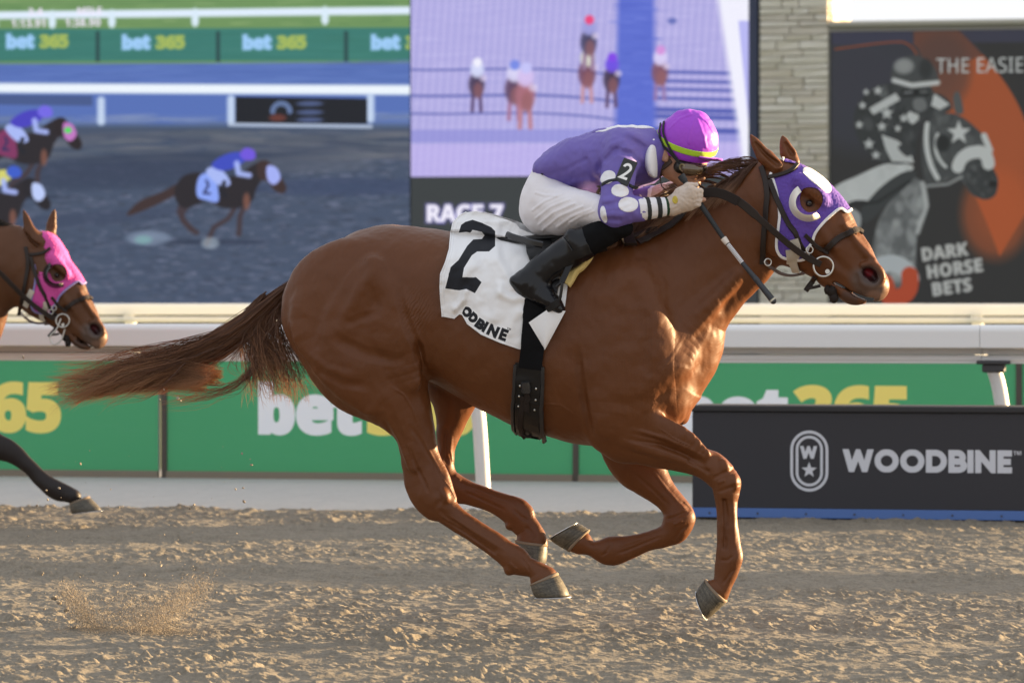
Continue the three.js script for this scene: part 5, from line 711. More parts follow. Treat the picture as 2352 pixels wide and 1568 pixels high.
// hood: the head's own surface, grown by a few millimetres and cut along an outline
function hoodGeo(prims, T, inv, outline, holes, grow, cell, edge = null, color = null) {
  const pd = polyDist(smoothPoly(outline)), hd = holes.map((h) => ({ d: polyDist(smoothPoly(h.pts)), near: h.near })), unit = 0.000557;
  const b = new Body(prims, cell, { block: 6 });
  return b.mesh({ clip: (d, x, y, z) => {
    if (d > 0.05) return d; const [px, py, zl] = inv(x, y, z), u = (px - 1502.6) * 3, v = (py - 228.7) * 3; let q = pd(u, v) * unit, e = Math.abs(q);
    for (const h of hd) if (h.near === undefined || (h.near ? zl > 0.0 : zl <= 0.0)) { const k = -h.d(u, v) * unit; if (k > q) q = k; if (edge && h.trim !== false && h.d) e = Math.min(e, 1); }
    const wr = 0.0012 * n3(x * 60, y * 60, z * 60);
    return edge ? Math.max(d - grow - 0.0025, e - edge, q - 0.004) : Math.max(d - grow - wr, q);
  }, color });
}
const hoodOutline = [[800, 512], [820, 560], [842, 640], [855, 720], [862, 800], [853, 890], [842, 970], [846, 1040], [880, 1088], [950, 1106], [1010, 1110], [1046, 1096], [1062, 1030], [1092, 985], [1112, 925], [1160, 860], [1230, 792], [1290, 752], [1332, 776], [1400, 700], [1300, 520], [1150, 400], [1000, 340], [905, 360], [870, 440]];
const eyeHole = { pts: [[1030, 615], [1090, 606], [1140, 630], [1164, 680], [1150, 735], [1120, 765], [1060, 775], [1020, 740], [1005, 680]] };
const earHoleNear = { near: true, pts: [[700, 420], [800, 505], [870, 522], [940, 505], [988, 468], [965, 440], [900, 428], [880, 380], [800, 380]] }, earHoleFar = { near: false, pts: [[860, 300], [860, 440], [940, 470], [1010, 450], [1020, 400], [960, 330]] };
const invW = (x, y, z) => [...toDraw(x, y, z), z];
const weave = noiseTexture(256, (u, v) => 0.5 + 0.25 * Math.sin(u * 6.2832 * 60) * Math.sin(v * 6.2832 * 60) + 0.25 * tn(u, v, 30, 30, 3)); weave.repeat.set(5, 5);
const hoodMat = new THREE.MeshPhysicalMaterial({ color: new THREE.Color().setRGB(0.115, 0.058, 0.345), bumpMap: weave, bumpScale: 0.0008, roughness: 0.85, sheen: 0.4, sheenRoughness: 0.5, sheenColor: new THREE.Color().setRGB(0.5, 0.4, 0.8) }), trimWhite = mat(0.78, 0.77, 0.78, 0.85);
const headOnly = [...headPrims(W).slice(0, -2), ...headCuts(W).slice(0, 0)];
function blinkerCup(T, body) {   // half cup standing out round the back of the eye
  const n = 26, rows = 7, pos = [], idx = [];
  for (let i = 0; i <= n; i++) {
    const a = lerp(-1.0, 2.25, i / n), end = Math.min(1, 8 * Math.min(i / n, 1 - i / n) + 0.25);
    for (let j = 0; j <= rows; j++) { const t = j / rows, out = Math.sin(t * Math.PI * 0.5), rr = lerp(136, 78, t * 0.9) + (j === rows ? 4 : 0), lift = 0.098 + 0.055 * out * end * (0.5 + 0.5 * Math.min(1, i / n * 2)); const q0 = R1(1065 - Math.cos(a) * rr, 708 + Math.sin(a) * rr * 0.98), p = T(...q0, Math.max(lift, (body.hit(...q0, T, 0.3)?.z ?? 0.06) + 0.007 + 0.045 * out * end)); pos.push(...p); if (i && j) { const w = rows + 1, q = i * w + j; idx.push(q - w - 1, q - 1, q, q - w - 1, q, q - w); } }
  }
  const g = new THREE.BufferGeometry(); g.setAttribute('position', new THREE.Float32BufferAttribute(pos, 3)); g.setIndex(idx); g.computeVertexNormals(); g.setAttribute('uv', new THREE.BufferAttribute(new Float32Array(pos.length / 3 * 2), 2)); return g;
}
function hood(name, label, prims, T, inv, fabric, trim, cupMat, base, pads, outline = hoodOutline, ears = [earHoleNear, earHoleFar]) {
  const o = thing(name, label, 'horse hood', base);
  part('fabric', hoodGeo(prims, T, inv, outline, [eyeHole, ...ears], 0.006, 0.004), fabric, o);
  part('trim', hoodGeo(prims, T, inv, outline, ears, 0.0085, 0.0035, 0.0072), trim, o);
  part('blinker_cup', blinkerCup(T, pads[0].body), cupMat, o);
  for (const pad of pads) part('closing_strap', strap(pad.body, pad.pts, pad.w, 0.006, { map: R1, T, lift: 0.008, from: 0.4 }), elastic, o);
  return o;
}
const headBody = new Body(headOnly, 0.006);
const cupWhite = mat(0.8, 0.77, 0.68, 0.3, { side: THREE.DoubleSide });
const purpleHood = hood('blinker_hood', 'purple blinker hood with white trim and a cream half cup round the eye', headOnly, W, invW, hoodMat, trimWhite, cupWhite, W(1800, 560, 0), [{ body: headBody, w: 0.032, pts: [[965, 960], [985, 1040], [960, 1100], [985, 1175]] }, { body: headBody, w: 0.03, pts: [[935, 1030], [945, 1120]] }]);
function bridle(label, body, T, base, extra) {
  const o = thing('bridle', label, 'bridle', base), S = (pts, w, th = 0.006, opt = {}) => strap(body, pts, w, th, { map: R1, T, lift: 0.009, from: 0.4, ...opt });
  part('cheekpiece', S([[800, 560], [850, 690], [915, 830], [985, 950], [1050, 1050], [1110, 1110]], 0.020), leather, o);
  part('throatlatch', S([[742, 470], [770, 560], [782, 660], [776, 800], [762, 950], [752, 1060], [742, 1130]], 0.021), leather, o);
  part('browband', S([[790, 540], [870, 525], [950, 490], [985, 455]], 0.016), leather, o);
  const nb = part('noseband', S([[1175, 1060], [1210, 1010], [1270, 955], [1340, 920], [1400, 905], [1425, 925]], 0.023, 0.008), leather, o);
  part('noseband_strap', S([[1040, 930], [1100, 990], [1160, 1040], [1190, 1055]], 0.016), leather, o);
  part('jaw_strap', S([[750, 1105], [800, 1150], [860, 1185], [930, 1198], [1000, 1188], [1040, 1180]], 0.013, 0.007), mat(0.12, 0.09, 0.085, 0.4), o);
  part('bit_ring', ring(T, 1168, 1150, 0.085, 0.037, 0.0042), steel, o);
  part('bit', new THREE.CylinderGeometry(0.009, 0.007, 0.15, 14).rotateX(Math.PI / 2).translate(...T(...R1(1215, 1185), 0.01)), steel, o);
  for (const [x, y] of [[1072, 1035], [1045, 1075], [785, 1120]]) part('buckle', ring(T, x, y, 0.1, 0.013, 0.0026, 0.4), steel, o);
  part('bit_keeper', merged([S([[1120, 1215], [1080, 1270], [1056, 1305]], 0.02, 0.01, {}), S([[1060, 1300], [1110, 1292], [1150, 1282]], 0.012, 0.01)]), leather, o);
  part('tongue_tie', merged([ellipGeo(T, 1225, 1320, 0.02, 0.022, 0.02, 0.03), ellipGeo(T, 1240, 1365, 0.017, 0.02, 0.018, 0.03), ellipGeo(T, 1195, 1310, 0.012, 0.018, 0.016, 0.035)]), rubber, o);
  return o;
}
function ellipGeo(T, x, y, rx, ry, rz, z) { const c = T(...R1(x, y), z), g = new THREE.SphereGeometry(1, 18, 12); const p = g.attributes.position; for (let i = 0; i < p.count; i++) { const s = 1 + 0.18 * n3(p.getX(i) * 2 + x, p.getY(i) * 2, p.getZ(i) * 2); p.setXYZ(i, p.getX(i) * rx * s + c[0], p.getY(i) * ry * s + c[1], p.getZ(i) * rz * s + c[2]); } g.computeVertexNormals(); return g; }
// a flat patch sewn on a body: the body's surface grown a little, within a ball
function patchGeo(body, centre, radii, turn, grow, cell = 0.0035) {
  const e = ellipsoid(centre, radii, turn), b = new Body(body.prims, cell, { block: 6, disp: body.disp }); const R = Math.max(...radii) + 0.02;
  for (let i = 0; i < b.lists.length; i++) if (b.lists[i]) { const s = cell * 6, x = b.lo[0] + (i % b.nb[0] + 0.5) * s, y = b.lo[1] + (((i / b.nb[0]) | 0) % b.nb[1] + 0.5) * s, z = b.lo[2] + (((i / b.nb[0] / b.nb[1]) | 0) + 0.5) * s; if (Math.abs(x - centre[0]) > R + s || Math.abs(y - centre[1]) > R + s || Math.abs(z - centre[2]) > R + s) b.lists[i] = undefined; }
  return b.mesh({ clip: (d, x, y, z) => Math.max(d - grow, e.f(x, y, z), -d - 0.012) });
}
part('forehead_patch', patchGeo({ prims: headOnly }, W(...R1(1122, 538), 0.05), [0.075, 0.034, 0.06], -0.82, 0.0085), trimWhite, purpleHood);
const chestnutBridle = bridle('dark brown bridle with noseband, bit ring and reins on the chestnut', horseBody, W, W(1800, 620, 0.1));
{
  const o = chestnutBridle;   // reins: rubber grip, then plain leather to the ring
  part('rein', strap(null, [[340, 640, 0.16], [430, 640, 0.165], [520, 668, 0.165], [600, 712, 0.16], [760, 850, 0.15], [940, 1005, 0.125], [1060, 1090, 0.105], [1150, 1135, 0.09]], (t) => (t < 0.42 ? 0.031 : 0.024), 0.006, { map: R1 }), leather, o, 'rein with a broad rubber grip near the hand');
  part('rein_grip', strap(null, [[345, 640, 0.1665], [430, 641, 0.1715], [500, 662, 0.1715], [580, 702, 0.168]], 0.036, 0.005, { map: R1 }), rubber, o);
  part('rein', strap(null, [[330, 690, -0.08], [520, 740, -0.13], [800, 920, -0.13], [1150, 1140, -0.09]], 0.024, 0.006, { map: R1 }), leather, o);
  part('rein_slack', strap(horseBody, [[250, 760], [150, 860], [40, 930], [-60, 985], [-120, 1010]], 0.026, 0.006, { map: R1, lift: 0.02 }), leather, o);
  part('neck_strap', strap(horseBody, [[1110, 905], [1030, 930], [960, 960], [880, 985], [790, 985], [700, 1010], [650, 1040], [690, 1062], [760, 1045]], 0.024, 0.008, { map: R2, lift: 0.016 }), leather, o);
  part('yoke_knot', strap(horseBody, [[890, 960], [900, 1000], [915, 1035]], 0.05, 0.014, { map: R2, lift: 0.022 }), leather, o);
}
// saddle cloth: a sheet over the back, blown up behind, with printed number and word
const clothEdgeL = [[345, 84], [300, 108], [262, 150], [248, 210], [238, 320], [215, 400], [182, 480], [178, 560], [182, 640], [188, 700], [192, 752]], clothEdgeR = [[860, 240], [905, 280], [960, 320], [1010, 380], [1010, 450], [996, 540], [988, 610], [978, 690], [940, 780], [890, 870], [850, 962]];
const clothBottom = (u) => { const q = [[192, 752], [268, 766], [300, 738], [318, 742], [350, 800], [440, 868], [560, 920], [685, 962], [760, 968], [850, 962]], s = u * (q.length - 1), i = Math.min(q.length - 2, s | 0); return [lerp(q[i][0], q[i + 1][0], s - i), lerp(q[i][1], q[i + 1][1], s - i)]; };
const clothTop = (u) => { const q = [[345, 84], [410, 80], [500, 108], [560, 130], [620, 152], [665, 178], [690, 212], [745, 240], [800, 262], [860, 275]], s = u * (q.length - 1), i = Math.min(q.length - 2, s | 0); return [lerp(q[i][0], q[i + 1][0], s - i), lerp(q[i][1], q[i + 1][1], s - i)]; };
const polyline = (q, t) => { const s = clamp(t, 0, 1) * (q.length - 1), i = Math.min(q.length - 2, s | 0), f = s - i; return [lerp(q[i][0], q[i + 1][0], f), lerp(q[i][1], q[i + 1][1], f)]; };
function coons(u, v) {
  const l = polyline(clothEdgeL, v), rr = polyline(clothEdgeR, v), t = clothTop(u), b = clothBottom(u), c00 = clothEdgeL[0], c01 = clothEdgeL[10], c10 = clothTop(1), c11 = clothBottom(1);
  return [0, 1].map((k) => lerp(l[k], rr[k], u) + lerp(t[k], b[k], v) - lerp(lerp(c00[k], c10[k], u), lerp(c01[k], c11[k], u), v));
}
// where on the flat sheet (0 to 1 across and down) a mark lies
const sheetGrid = []; for (let j = 0; j <= 60; j++) for (let i = 0; i <= 60; i++) sheetGrid.push([i / 60, j / 60, ...coons(i / 60, j / 60)]);
function sheetAt(x, y) {
  let b = null, d = 1e9; for (const g of sheetGrid) { const q = (g[2] - x) ** 2 + (g[3] - y) ** 2; if (q < d) { d = q; b = g; } } let [u, v] = b;
  for (let k = 0; k < 6; k++) { const p = coons(u, v), e = 0.004, pu = coons(u + e, v), pv = coons(u, v + e), a = (pu[0] - p[0]) / e, c = (pu[1] - p[1]) / e, bb = (pv[0] - p[0]) / e, dd = (pv[1] - p[1]) / e, det = a * dd - bb * c || 1, rx = x - p[0], ry = y - p[1]; u += 0.7 * (dd * rx - bb * ry) / det; v += 0.7 * (a * ry - c * rx) / det; u = clamp(u, 0, 1); v = clamp(v, 0, 1); }
  return [u, v];
}
const clothPrint = canvas(1024, 1024, (c) => {   // the flat sheet, 1024 pixels across and down
  const P = (x, y) => { const q = sheetAt(x, y); return [q[0] * 1024, q[1] * 1024]; }, trace = (pts, closed) => { c.beginPath(); const L = closed ? [...pts, pts[0]] : pts; for (let i = 0; i < L.length - 1; i++) for (let k = 0; k < 5; k++) { const q = P(lerp(L[i][0], L[i + 1][0], k / 5), lerp(L[i][1], L[i + 1][1], k / 5)); i || k ? c.lineTo(...q) : c.moveTo(...q); } };
  c.fillStyle = 'rgb(236,236,237)'; c.fillRect(0, 0, 1024, 1024); c.fillStyle = 'rgb(32,34,40)';
  trace([[296, 215], [312, 165], [340, 145], [385, 132], [440, 150], [505, 180], [530, 205], [530, 300], [490, 335], [415, 335], [380, 360], [330, 440], [320, 500], [410, 502], [443, 532], [400, 602], [345, 575], [300, 584], [210, 572], [245, 435], [295, 390], [350, 300], [390, 258], [445, 255], [462, 232], [445, 210], [385, 197], [370, 215], [345, 210]], true); c.closePath(); c.fill();
  const put = (ch, x, y, a, h = 84) => { const cx = x + 30 * Math.cos(a) + 40 * Math.sin(a), cy = y + 30 * Math.sin(a) - 40 * Math.cos(a), o = P(cx, cy), ex = P(cx + 12, cy), ey = P(cx, cy + 12); c.save(); c.transform((ex[0] - o[0]) / 12, (ex[1] - o[1]) / 12, (ey[0] - o[0]) / 12, (ey[1] - o[1]) / 12, o[0], o[1]); c.translate(x - cx, y - cy); c.rotate(a); c.strokeStyle = c.fillStyle = 'rgb(30,32,38)'; if (ch === 'TM') { c.font = 'bold 19px sans-serif'; c.fillText(ch, 0, 0); } else geoLetter(c, ch, 0, 0, h, 21); c.restore(); };
  put('O', 300, 715, 0.9, 64); put('D', 345, 763, 0.76, 64); put('B', 392, 814, 0.6, 68); put('I', 438, 846, 0.5, 74); put('N', 470, 864, 0.44, 76); put('E', 547, 897, 0.34, 78); put('TM', 604, 834, 0.25);
  c.strokeStyle = 'rgba(190,190,196,0.8)'; c.lineWidth = 2; c.setLineDash([9, 4]); trace([[290, 150], [266, 230], [256, 330], [232, 410], [205, 490], [200, 580], [206, 700]]); c.stroke(); trace([[350, 780], [440, 846], [560, 898], [685, 940]]); c.stroke(); c.setLineDash([]);
});
const saddleCloth = thing('saddle_cloth', 'white saddle cloth with a black number two and dark lettering, lifted by the wind', 'saddle cloth', W(1130, 620, 0.2));
const cotton = new THREE.MeshStandardMaterial({ map: clothPrint, roughness: 0.9 }), plainCotton = mat(0.82, 0.82, 0.83, 0.9);
const clothFolds = [[[545, 165], [538, 260], [545, 380], [600, 480], [640, 560], 26, 0.010], [[345, 590], [330, 640], [275, 700], 22, 0.016], [[420, 340], [470, 450], [500, 560], [490, 700], 40, -0.010], [[560, 560], [530, 640], [520, 760], 34, 0.012], [[720, 620], [640, 640], [560, 600], 26, 0.009], [[690, 720], [640, 780], [620, 860], 26, 0.008], [[420, 420], [360, 440], [330, 500], 24, 0.008], [[600, 250], [640, 330], [760, 380], 40, 0.008], [[250, 250], [260, 420], [215, 560], 24, 0.006]];
function clothPoint(u, v, side) {
  const [x, y] = coons(u, v);
  const [px, py] = R3(x, y); let h = horseBody.hit(px, Math.max(py, 560)), base = h ? h.z : 0.1; const topY = 556; let z;
  const over = sstep(topY + 40, 492, py); z = lerp((py < 600 ? (horseBody.hit(px, py)?.z ?? base) : base), 0.05, over); if (py < topY) z = Math.min(z, lerp(0.16, 0.03, sstep(topY, 490, py)));
  let lift = 0.012 + 0.03 * (1 - u) * (1 - sstep(0.55, 0.9, v)) + 0.012 * Math.sin(u * 7 + v * 3) * (1 - u);
  for (const f of clothFolds) { const w = f[f.length - 2], a = f[f.length - 1]; let best = 1e9; for (let i = 0; i < f.length - 3; i++) { const [ax, ay] = f[i], [bx, by] = f[i + 1], dx = bx - ax, dy = by - ay, q = clamp(((x - ax) * dx + (y - ay) * dy) / (dx * dx + dy * dy), 0, 1); best = Math.min(best, Math.hypot(x - ax - dx * q, y - ay - dy * q)); } if (best < w * 1.6) { const q = 1 - (best / (w * 1.6)) ** 2; lift += a * q * q * 1.3; } }
  lift += 0.0025 * n2(x * 0.012, y * 0.012) + 0.002 * n2(x * 0.03, y * 0.02);
  return { x, y, px, py, z: (z + lift) * (side ?? 1) };
}
{
  const nu = 90, nv = 100, pos = [], uv = [], idx = [], raw = [];
  for (let j = 0; j <= nv; j++) for (let i = 0; i <= nu; i++) raw.push({ ...clothPoint(i / nu, j / nv), u: i / nu, v: j / nv });
  for (let pass = 0; pass < 3; pass++) for (let j = 1; j < nv; j++) for (let i = 1; i < nu; i++) { const o = j * (nu + 1) + i; raw[o].z = raw[o].z * 0.5 + (raw[o - 1].z + raw[o + 1].z + raw[o - nu - 1].z + raw[o + nu + 1].z) * 0.125; }
  raw.forEach((p, o) => { const q = W(p.px, p.py, p.z); pos.push(...q); uv.push(p.u, 1 - p.v); const i = o % (nu + 1), j = (o / (nu + 1)) | 0; if (i && j) { const a = o - nu - 2, b = o - nu - 1, c = o - 1; idx.push(a, c, b, b, c, o); } });
  const g = new THREE.BufferGeometry(); g.setAttribute('position', new THREE.Float32BufferAttribute(pos, 3)); g.setAttribute('uv', new THREE.Float32BufferAttribute(uv, 2)); g.setIndex(idx); g.computeVertexNormals(); part('near_flap', g, cotton, saddleCloth);
  const m = g.clone(); const mp = m.attributes.position; for (let i = 0; i < mp.count; i++) mp.setZ(i, -mp.getZ(i) + 0.004); m.setIndex(idx.slice().reverse()); m.computeVertexNormals(); part('far_flap', m, plainCotton, saddleCloth);
  // hem at the back and the loose front corner turned up
  const hem = []; for (let j = 0; j <= 60; j++) { const p = raw[Math.round(j / 60 * nv) * (nu + 1)]; hem.push(V3(W(p.px, p.py, p.z))); } part('hem', new THREE.TubeGeometry(new THREE.CatmullRomCurve3(hem), 80, 0.0035, 8), plainCotton, saddleCloth);
  const S = (x, y, l) => { const q = R3(x, y), h = horseBody.hit(...q); return W(...q, (h ? h.z : 0.2) + l); }, A = S(745, 790, 0.034), B = S(982, 716, 0.05), C = S(850, 964, 0.03), D = S(866, 706, 0.05), fl = [];
  const n = 14, fp = [], fi = []; for (let j = 0; j <= n; j++) for (let i = 0; i <= n; i++) { const u = i / n, v = j / n, top = [0, 1, 2].map((k) => lerp(lerp(A[k], D[k], Math.min(1, u * 2)), B[k], Math.max(0, u * 2 - 1))), bulge = 0.012 * Math.sin(u * Math.PI) * Math.sin(v * 2.4); fp.push(lerp(top[0], C[0], v), lerp(top[1], C[1], v), lerp(top[2], C[2], v) + bulge); if (i && j) { const o = j * (n + 1) + i; fi.push(o - n - 2, o - 1, o - n - 1, o - n - 1, o - 1, o); } }
  const f = new THREE.BufferGeometry(); f.setAttribute('position', new THREE.Float32BufferAttribute(fp, 3)); f.setIndex(fi); f.computeVertexNormals(); part('turned_corner', f, plainCotton, saddleCloth);
}
// racing saddle with girth, pad, cantle and stirrup
const saddle = thing('racing_saddle', 'small black racing saddle with yellow pad, girth and stirrup under the jockey', 'saddle', W(1250, 600, 0.2));
{
  const foam = mat(0.66, 0.50, 0.19, 0.9);
  const S = (pts, w, th, lift, map = R3) => strap(horseBody, pts, w, th, { map, lift, n: 60 });
  part('pad', S([[1190, 345], [1140, 405], [1075, 470], [1010, 545], [994, 562]], 0.04, 0.022, 0.03), foam, saddle);
  const flap = []; const poly = [[700, 260], [860, 270], [960, 330], [1080, 330], [1030, 420], [960, 520], [900, 600], [800, 560], [760, 440], [740, 330]];
  const seat = new Body([tube([[1148 + 0, 545, 0.018, 0.1, 0], [1190, 552, 0.02, 0.12, 0], [1260, 548, 0.022, 0.14, 0], [1330, 540, 0.024, 0.13, 0], [1380, 535, 0.03, 0.1, 0]], { k: 0.02 })], 0.006); part('seat', seat.mesh(), blackLeather, saddle);
  part('saddle_flap', S([[800, 300], [840, 420], [860, 540], [840, 620]], 0.1, 0.008, 0.03), blackLeather, saddle);
  part('cantle', strap(null, [[80, 935, 0.2], [110, 948, 0.215], [180, 968, 0.225], [260, 990, 0.225], [310, 1000, 0.22]], 0.026, 0.02, { map: R2 }), mat(0.02, 0.02, 0.024, 0.12), saddle);
  part('girth_strap', S([[800, 600], [790, 700], [782, 800], [775, 900], [768, 1000], [762, 1080]], 0.088, 0.006, 0.022), mat(0.006, 0.006, 0.007, 0.85, { specularIntensity: 0.25 }), saddle);
  const girth = part('girth', S([[752, 1050], [748, 1150], [745, 1250], [745, 1350], [748, 1440], [760, 1500]], 0.104, 0.012, 0.012), blackLeather, saddle);
  part('girth_edge', merged([S([[838, 1070], [836, 1200], [834, 1350], [840, 1470], [860, 1530]], 0.014, 0.016, 0.012), S([[664, 1055], [658, 1200], [655, 1350], [660, 1440], [690, 1476]], 0.012, 0.016, 0.012)]), mat(0.02, 0.02, 0.022, 0.4), girth);
  part('girth_buckle', S([[735, 1160], [738, 1180], [742, 1215]], 0.034, 0.022, 0.022), mat(0.03, 0.03, 0.032, 0.25), girth);
  part('girth_tongue', S([[745, 1215], [748, 1280], [742, 1335]], 0.02, 0.008, 0.024), rubber, girth); part('girth_tongue', S([[720, 1240], [712, 1330], [706, 1420], [735, 1500]], 0.022, 0.008, 0.022), rubber, girth);
  for (const [x, y] of [[690, 1196], [792, 1214], [684, 1262], [790, 1286], [680, 1326], [783, 1350]]) { const q = R3(x, y), h = horseBody.hit(...q); part('rivet', new THREE.SphereGeometry(0.0052, 10, 8).translate(...W(...q, (h?.z ?? 0.28) + 0.026)), steel, girth); }
  part('girth_loop', new THREE.TorusGeometry(0.022, 0.006, 8, 20).rotateY(0.5).translate(...W(...R3(738, 1485), 0.12)), rubber, girth);
  const iron = [[405, 1290, 0.33], [440, 1262, 0.335], [436, 1330, 0.335], [420, 1390, 0.33], [380, 1420, 0.325]].map(([x, y, z]) => W(...R2(x, y), z)); part('stirrup', wire(iron, 0.006, 30, 10), mat(0.03, 0.03, 0.032, 0.3, { metalness: 0.6 }), saddle);
  part('stirrup_leather', strap(null, [[560, 1010, 0.27], [500, 1130, 0.3], [440, 1262, 0.325]], 0.022, 0.004, { map: R2 }), blackLeather, saddle); part('stirrup_tread', strap(null, [[340, 1440, 0.31], [380, 1422, 0.325], [425, 1392, 0.33]], 0.03, 0.008, { map: R2 }), blackLeather, saddle);
}

// ---------------------------------------------------------------- the jockey
const at2 = (x, y, z) => W(...R2(x, y), z);
const jockey = thing('jockey', 'jockey crouched over the chestnut in purple silks, white breeches and purple helmet', 'person', at2(350, 900, 0));
const shoulder = at2(850, 375, 0.16), elbow = at2(806, 772, 0.285), wrist = at2(1205, 733, 0.2), fShoulder = at2(900, 370, -0.165), fElbow = at2(850, 730, -0.285), fWrist = at2(1120, 650, -0.13);
const alongArm = (e, w) => { const d = [0, 1, 2].map((i) => w[i] - e[i]), l = Math.hypot(...d); return (x, y, z) => ((x - e[0]) * d[0] + (y - e[1]) * d[1] + (z - e[2]) * d[2]) / l / l; };
const armT = alongArm(elbow, wrist), armTF = alongArm(fElbow, fWrist), mixP = (a, b, t) => [0, 1, 2].map((i) => lerp(a[i], b[i], t));
const foldLines = [[26, 0.006, [[720, 400], [790, 320], [860, 300], [900, 340]]], [22, -0.007, [[760, 420], [830, 350], [900, 370]]], [24, -0.005, [[690, 470], [740, 380], [860, 310]]], [20, 0.005, [[940, 340], [1000, 420], [1030, 540]]], [26, -0.005, [[900, 270], [980, 330], [1010, 430]]], [26, 0.004, [[880, 230], [960, 260], [1040, 300]]], [22, -0.004, [[600, 420], [640, 520], [690, 600]]], [26, 0.004, [[640, 400], [680, 500]]], [18, 0.004, [[420, 600], [520, 560], [640, 560]]], [20, 0.004, [[760, 700], [830, 690], [900, 660]]], [20, -0.004, [[780, 740], [860, 730], [930, 700]]], [22, 0.005, [[800, 800], [900, 800], [960, 770]]], [16, -0.004, [[790, 830], [880, 835]]], [20, 0.004, [[700, 560], [790, 560], [860, 590]]], [16, -0.003, [[330, 520], [480, 470], [600, 410]]]].map(([w, h, p]) => ({ w: w * 0.000557 * 1.6, h, p: p.map(([x, y]) => at2(x, y, 0.2)) }));
const lineField = (L) => (x, y) => { let b = 0; for (const l of L) { let best = 1e9; for (let i = 0; i < l.p.length - 1; i++) { const [ax, ay] = l.p[i], [bx, by] = l.p[i + 1], dx = bx - ax, dy = by - ay, t = clamp(((x - ax) * dx + (y - ay) * dy) / (dx * dx + dy * dy), 0, 1), q = Math.hypot(x - ax - dx * t, y - ay - dy * t); if (q < best) best = q; } if (best < l.w) { const t = 1 - (best / l.w) ** 2; b += l.h * t * t; } } return b; };
const silkFolds = lineField(foldLines), silkDisp = (x, y, z) => 0.0035 * n3(x * 11, y * 11, z * 9) + 0.0016 * n3(x * 30, y * 24, z * 20) + (z > 0.02 ? silkFolds(x, y) : 0);
const jerseyBody = new Body([
  chain([[296, 436, 322, 512, 0.12, 0], [330, 392, 360, 570, 0.14, 0], [430, 322, 420, 612, 0.155, 0], [560, 256, 550, 638, 0.168, 0], [700, 216, 695, 650, 0.178, 0], [850, 184, 850, 640, 0.182, 0], [980, 180, 1000, 590, 0.16, 0], [1080, 205, 1090, 470, 0.09, 0]], { map: R2, k: 0.03, div: 6 }),
  ellipsoid(at2(872, 340, 0.12), [0.07, 0.078, 0.066], 0, 0.05), ellipsoid(at2(920, 345, -0.125), [0.085, 0.085, 0.075], 0, 0.05),
  cone(shoulder, elbow, 0.07, 0.057, 0.035), cone(elbow, mixP(elbow, wrist, 0.62), 0.053, 0.042, 0.03), cone(fShoulder, fElbow, 0.072, 0.055, 0.035), cone(fElbow, mixP(fElbow, fWrist, 0.8), 0.053, 0.04, 0.03),
], 0.0045, { disp: silkDisp });
const silk = new THREE.MeshPhysicalMaterial({ color: new THREE.Color().setRGB(0.15, 0.11, 0.41), roughness: 0.62, sheen: 0.35, sheenRoughness: 0.4, sheenColor: new THREE.Color().setRGB(0.55, 0.5, 0.9), bumpMap: weave, bumpScale: 0.0005 }), whiteSilk = mat(0.8, 0.79, 0.82, 0.7);
const jersey = part('jersey', jerseyBody.mesh({ clip: (d, x, y, z) => Math.max(d, z > 0.12 && y < 1.72 ? (armT(x, y, z) - 0.5) * 0.2 : -1) }), silk, jockey);
const near = (x, y) => { const q = R2(x, y), h = jerseyBody.hit(...q, W, 0.5, -0.2); return W(...q, h ? h.z : 0.2); };
for (const [x, y, rx, ry, a] of [[755, 535, 0.034, 0.027, 0.1], [842, 628, 0.033, 0.025, -0.2], [900, 722, 0.037, 0.03, 0.1], [727, 792, 0.014, 0.034, 0.15]]) part('white_spot', patchGeo(jerseyBody, near(x, y), [rx, ry, 0.06], a, 0.0022), whiteSilk, jersey);
part('back_patch', patchGeo(jerseyBody, at2(880, 205, 0), [0.128, 0.022, 0.11], 0.12, 0.0022), whiteSilk, jersey, 'white patch with a letter across the shoulders');
part('back_letter', patchGeo(jerseyBody, at2(705, 224, 0.035), [0.03, 0.03, 0.03], 0.2, 0.0038), silk, jersey);
part('collar', new Body([tube([[1080, 288, 0.014, 0.05, 0.06], [1064, 350, 0.020, 0.055, 0.095], [1056, 420, 0.023, 0.055, 0.11], [1064, 490, 0.019, 0.05, 0.11], [1080, 526, 0.008, 0.04, 0.105]], { map: R2, k: 0.01 })], 0.004).mesh(), whiteSilk, jersey);
// cuff: white with two black bands, then green knit
const segGeo = (t0, t1, r0, r1, e = elbow, w = wrist) => { const a = V3(mixP(e, w, t0)), b = V3(mixP(e, w, t1)), d = b.clone().sub(a), g = new THREE.CylinderGeometry(r1, r0, d.length(), 36, 4); const p = g.attributes.position; for (let i = 0; i < p.count; i++) { const k = 1 + 0.03 * n3(p.getX(i) * 50, p.getY(i) * 50, p.getZ(i) * 50); p.setX(i, p.getX(i) * k); p.setZ(i, p.getZ(i) * k); } g.computeVertexNormals(); g.applyQuaternion(new THREE.Quaternion().setFromUnitVectors(new THREE.Vector3(0, 1, 0), d.normalize())); const m = a.add(b).multiplyScalar(0.5); g.translate(m.x, m.y, m.z); return g; };
const cuff = part('cuff', segGeo(0.40, 0.87, 0.046, 0.036), whiteSilk, jockey), bandBlack = mat(0.02, 0.022, 0.024, 0.8), green = mat(0.012, 0.045, 0.02, 0.9);
part('cuff_band', segGeo(0.53, 0.60, 0.0445, 0.043), bandBlack, cuff); part('cuff_band', segGeo(0.71, 0.79, 0.041, 0.0395), bandBlack, cuff); part('knit_cuff', segGeo(0.83, 1.02, 0.035, 0.032), green, jockey);
part('cuff', segGeo(0.7, 0.98, 0.042, 0.036, fElbow, fWrist), whiteSilk, jockey);
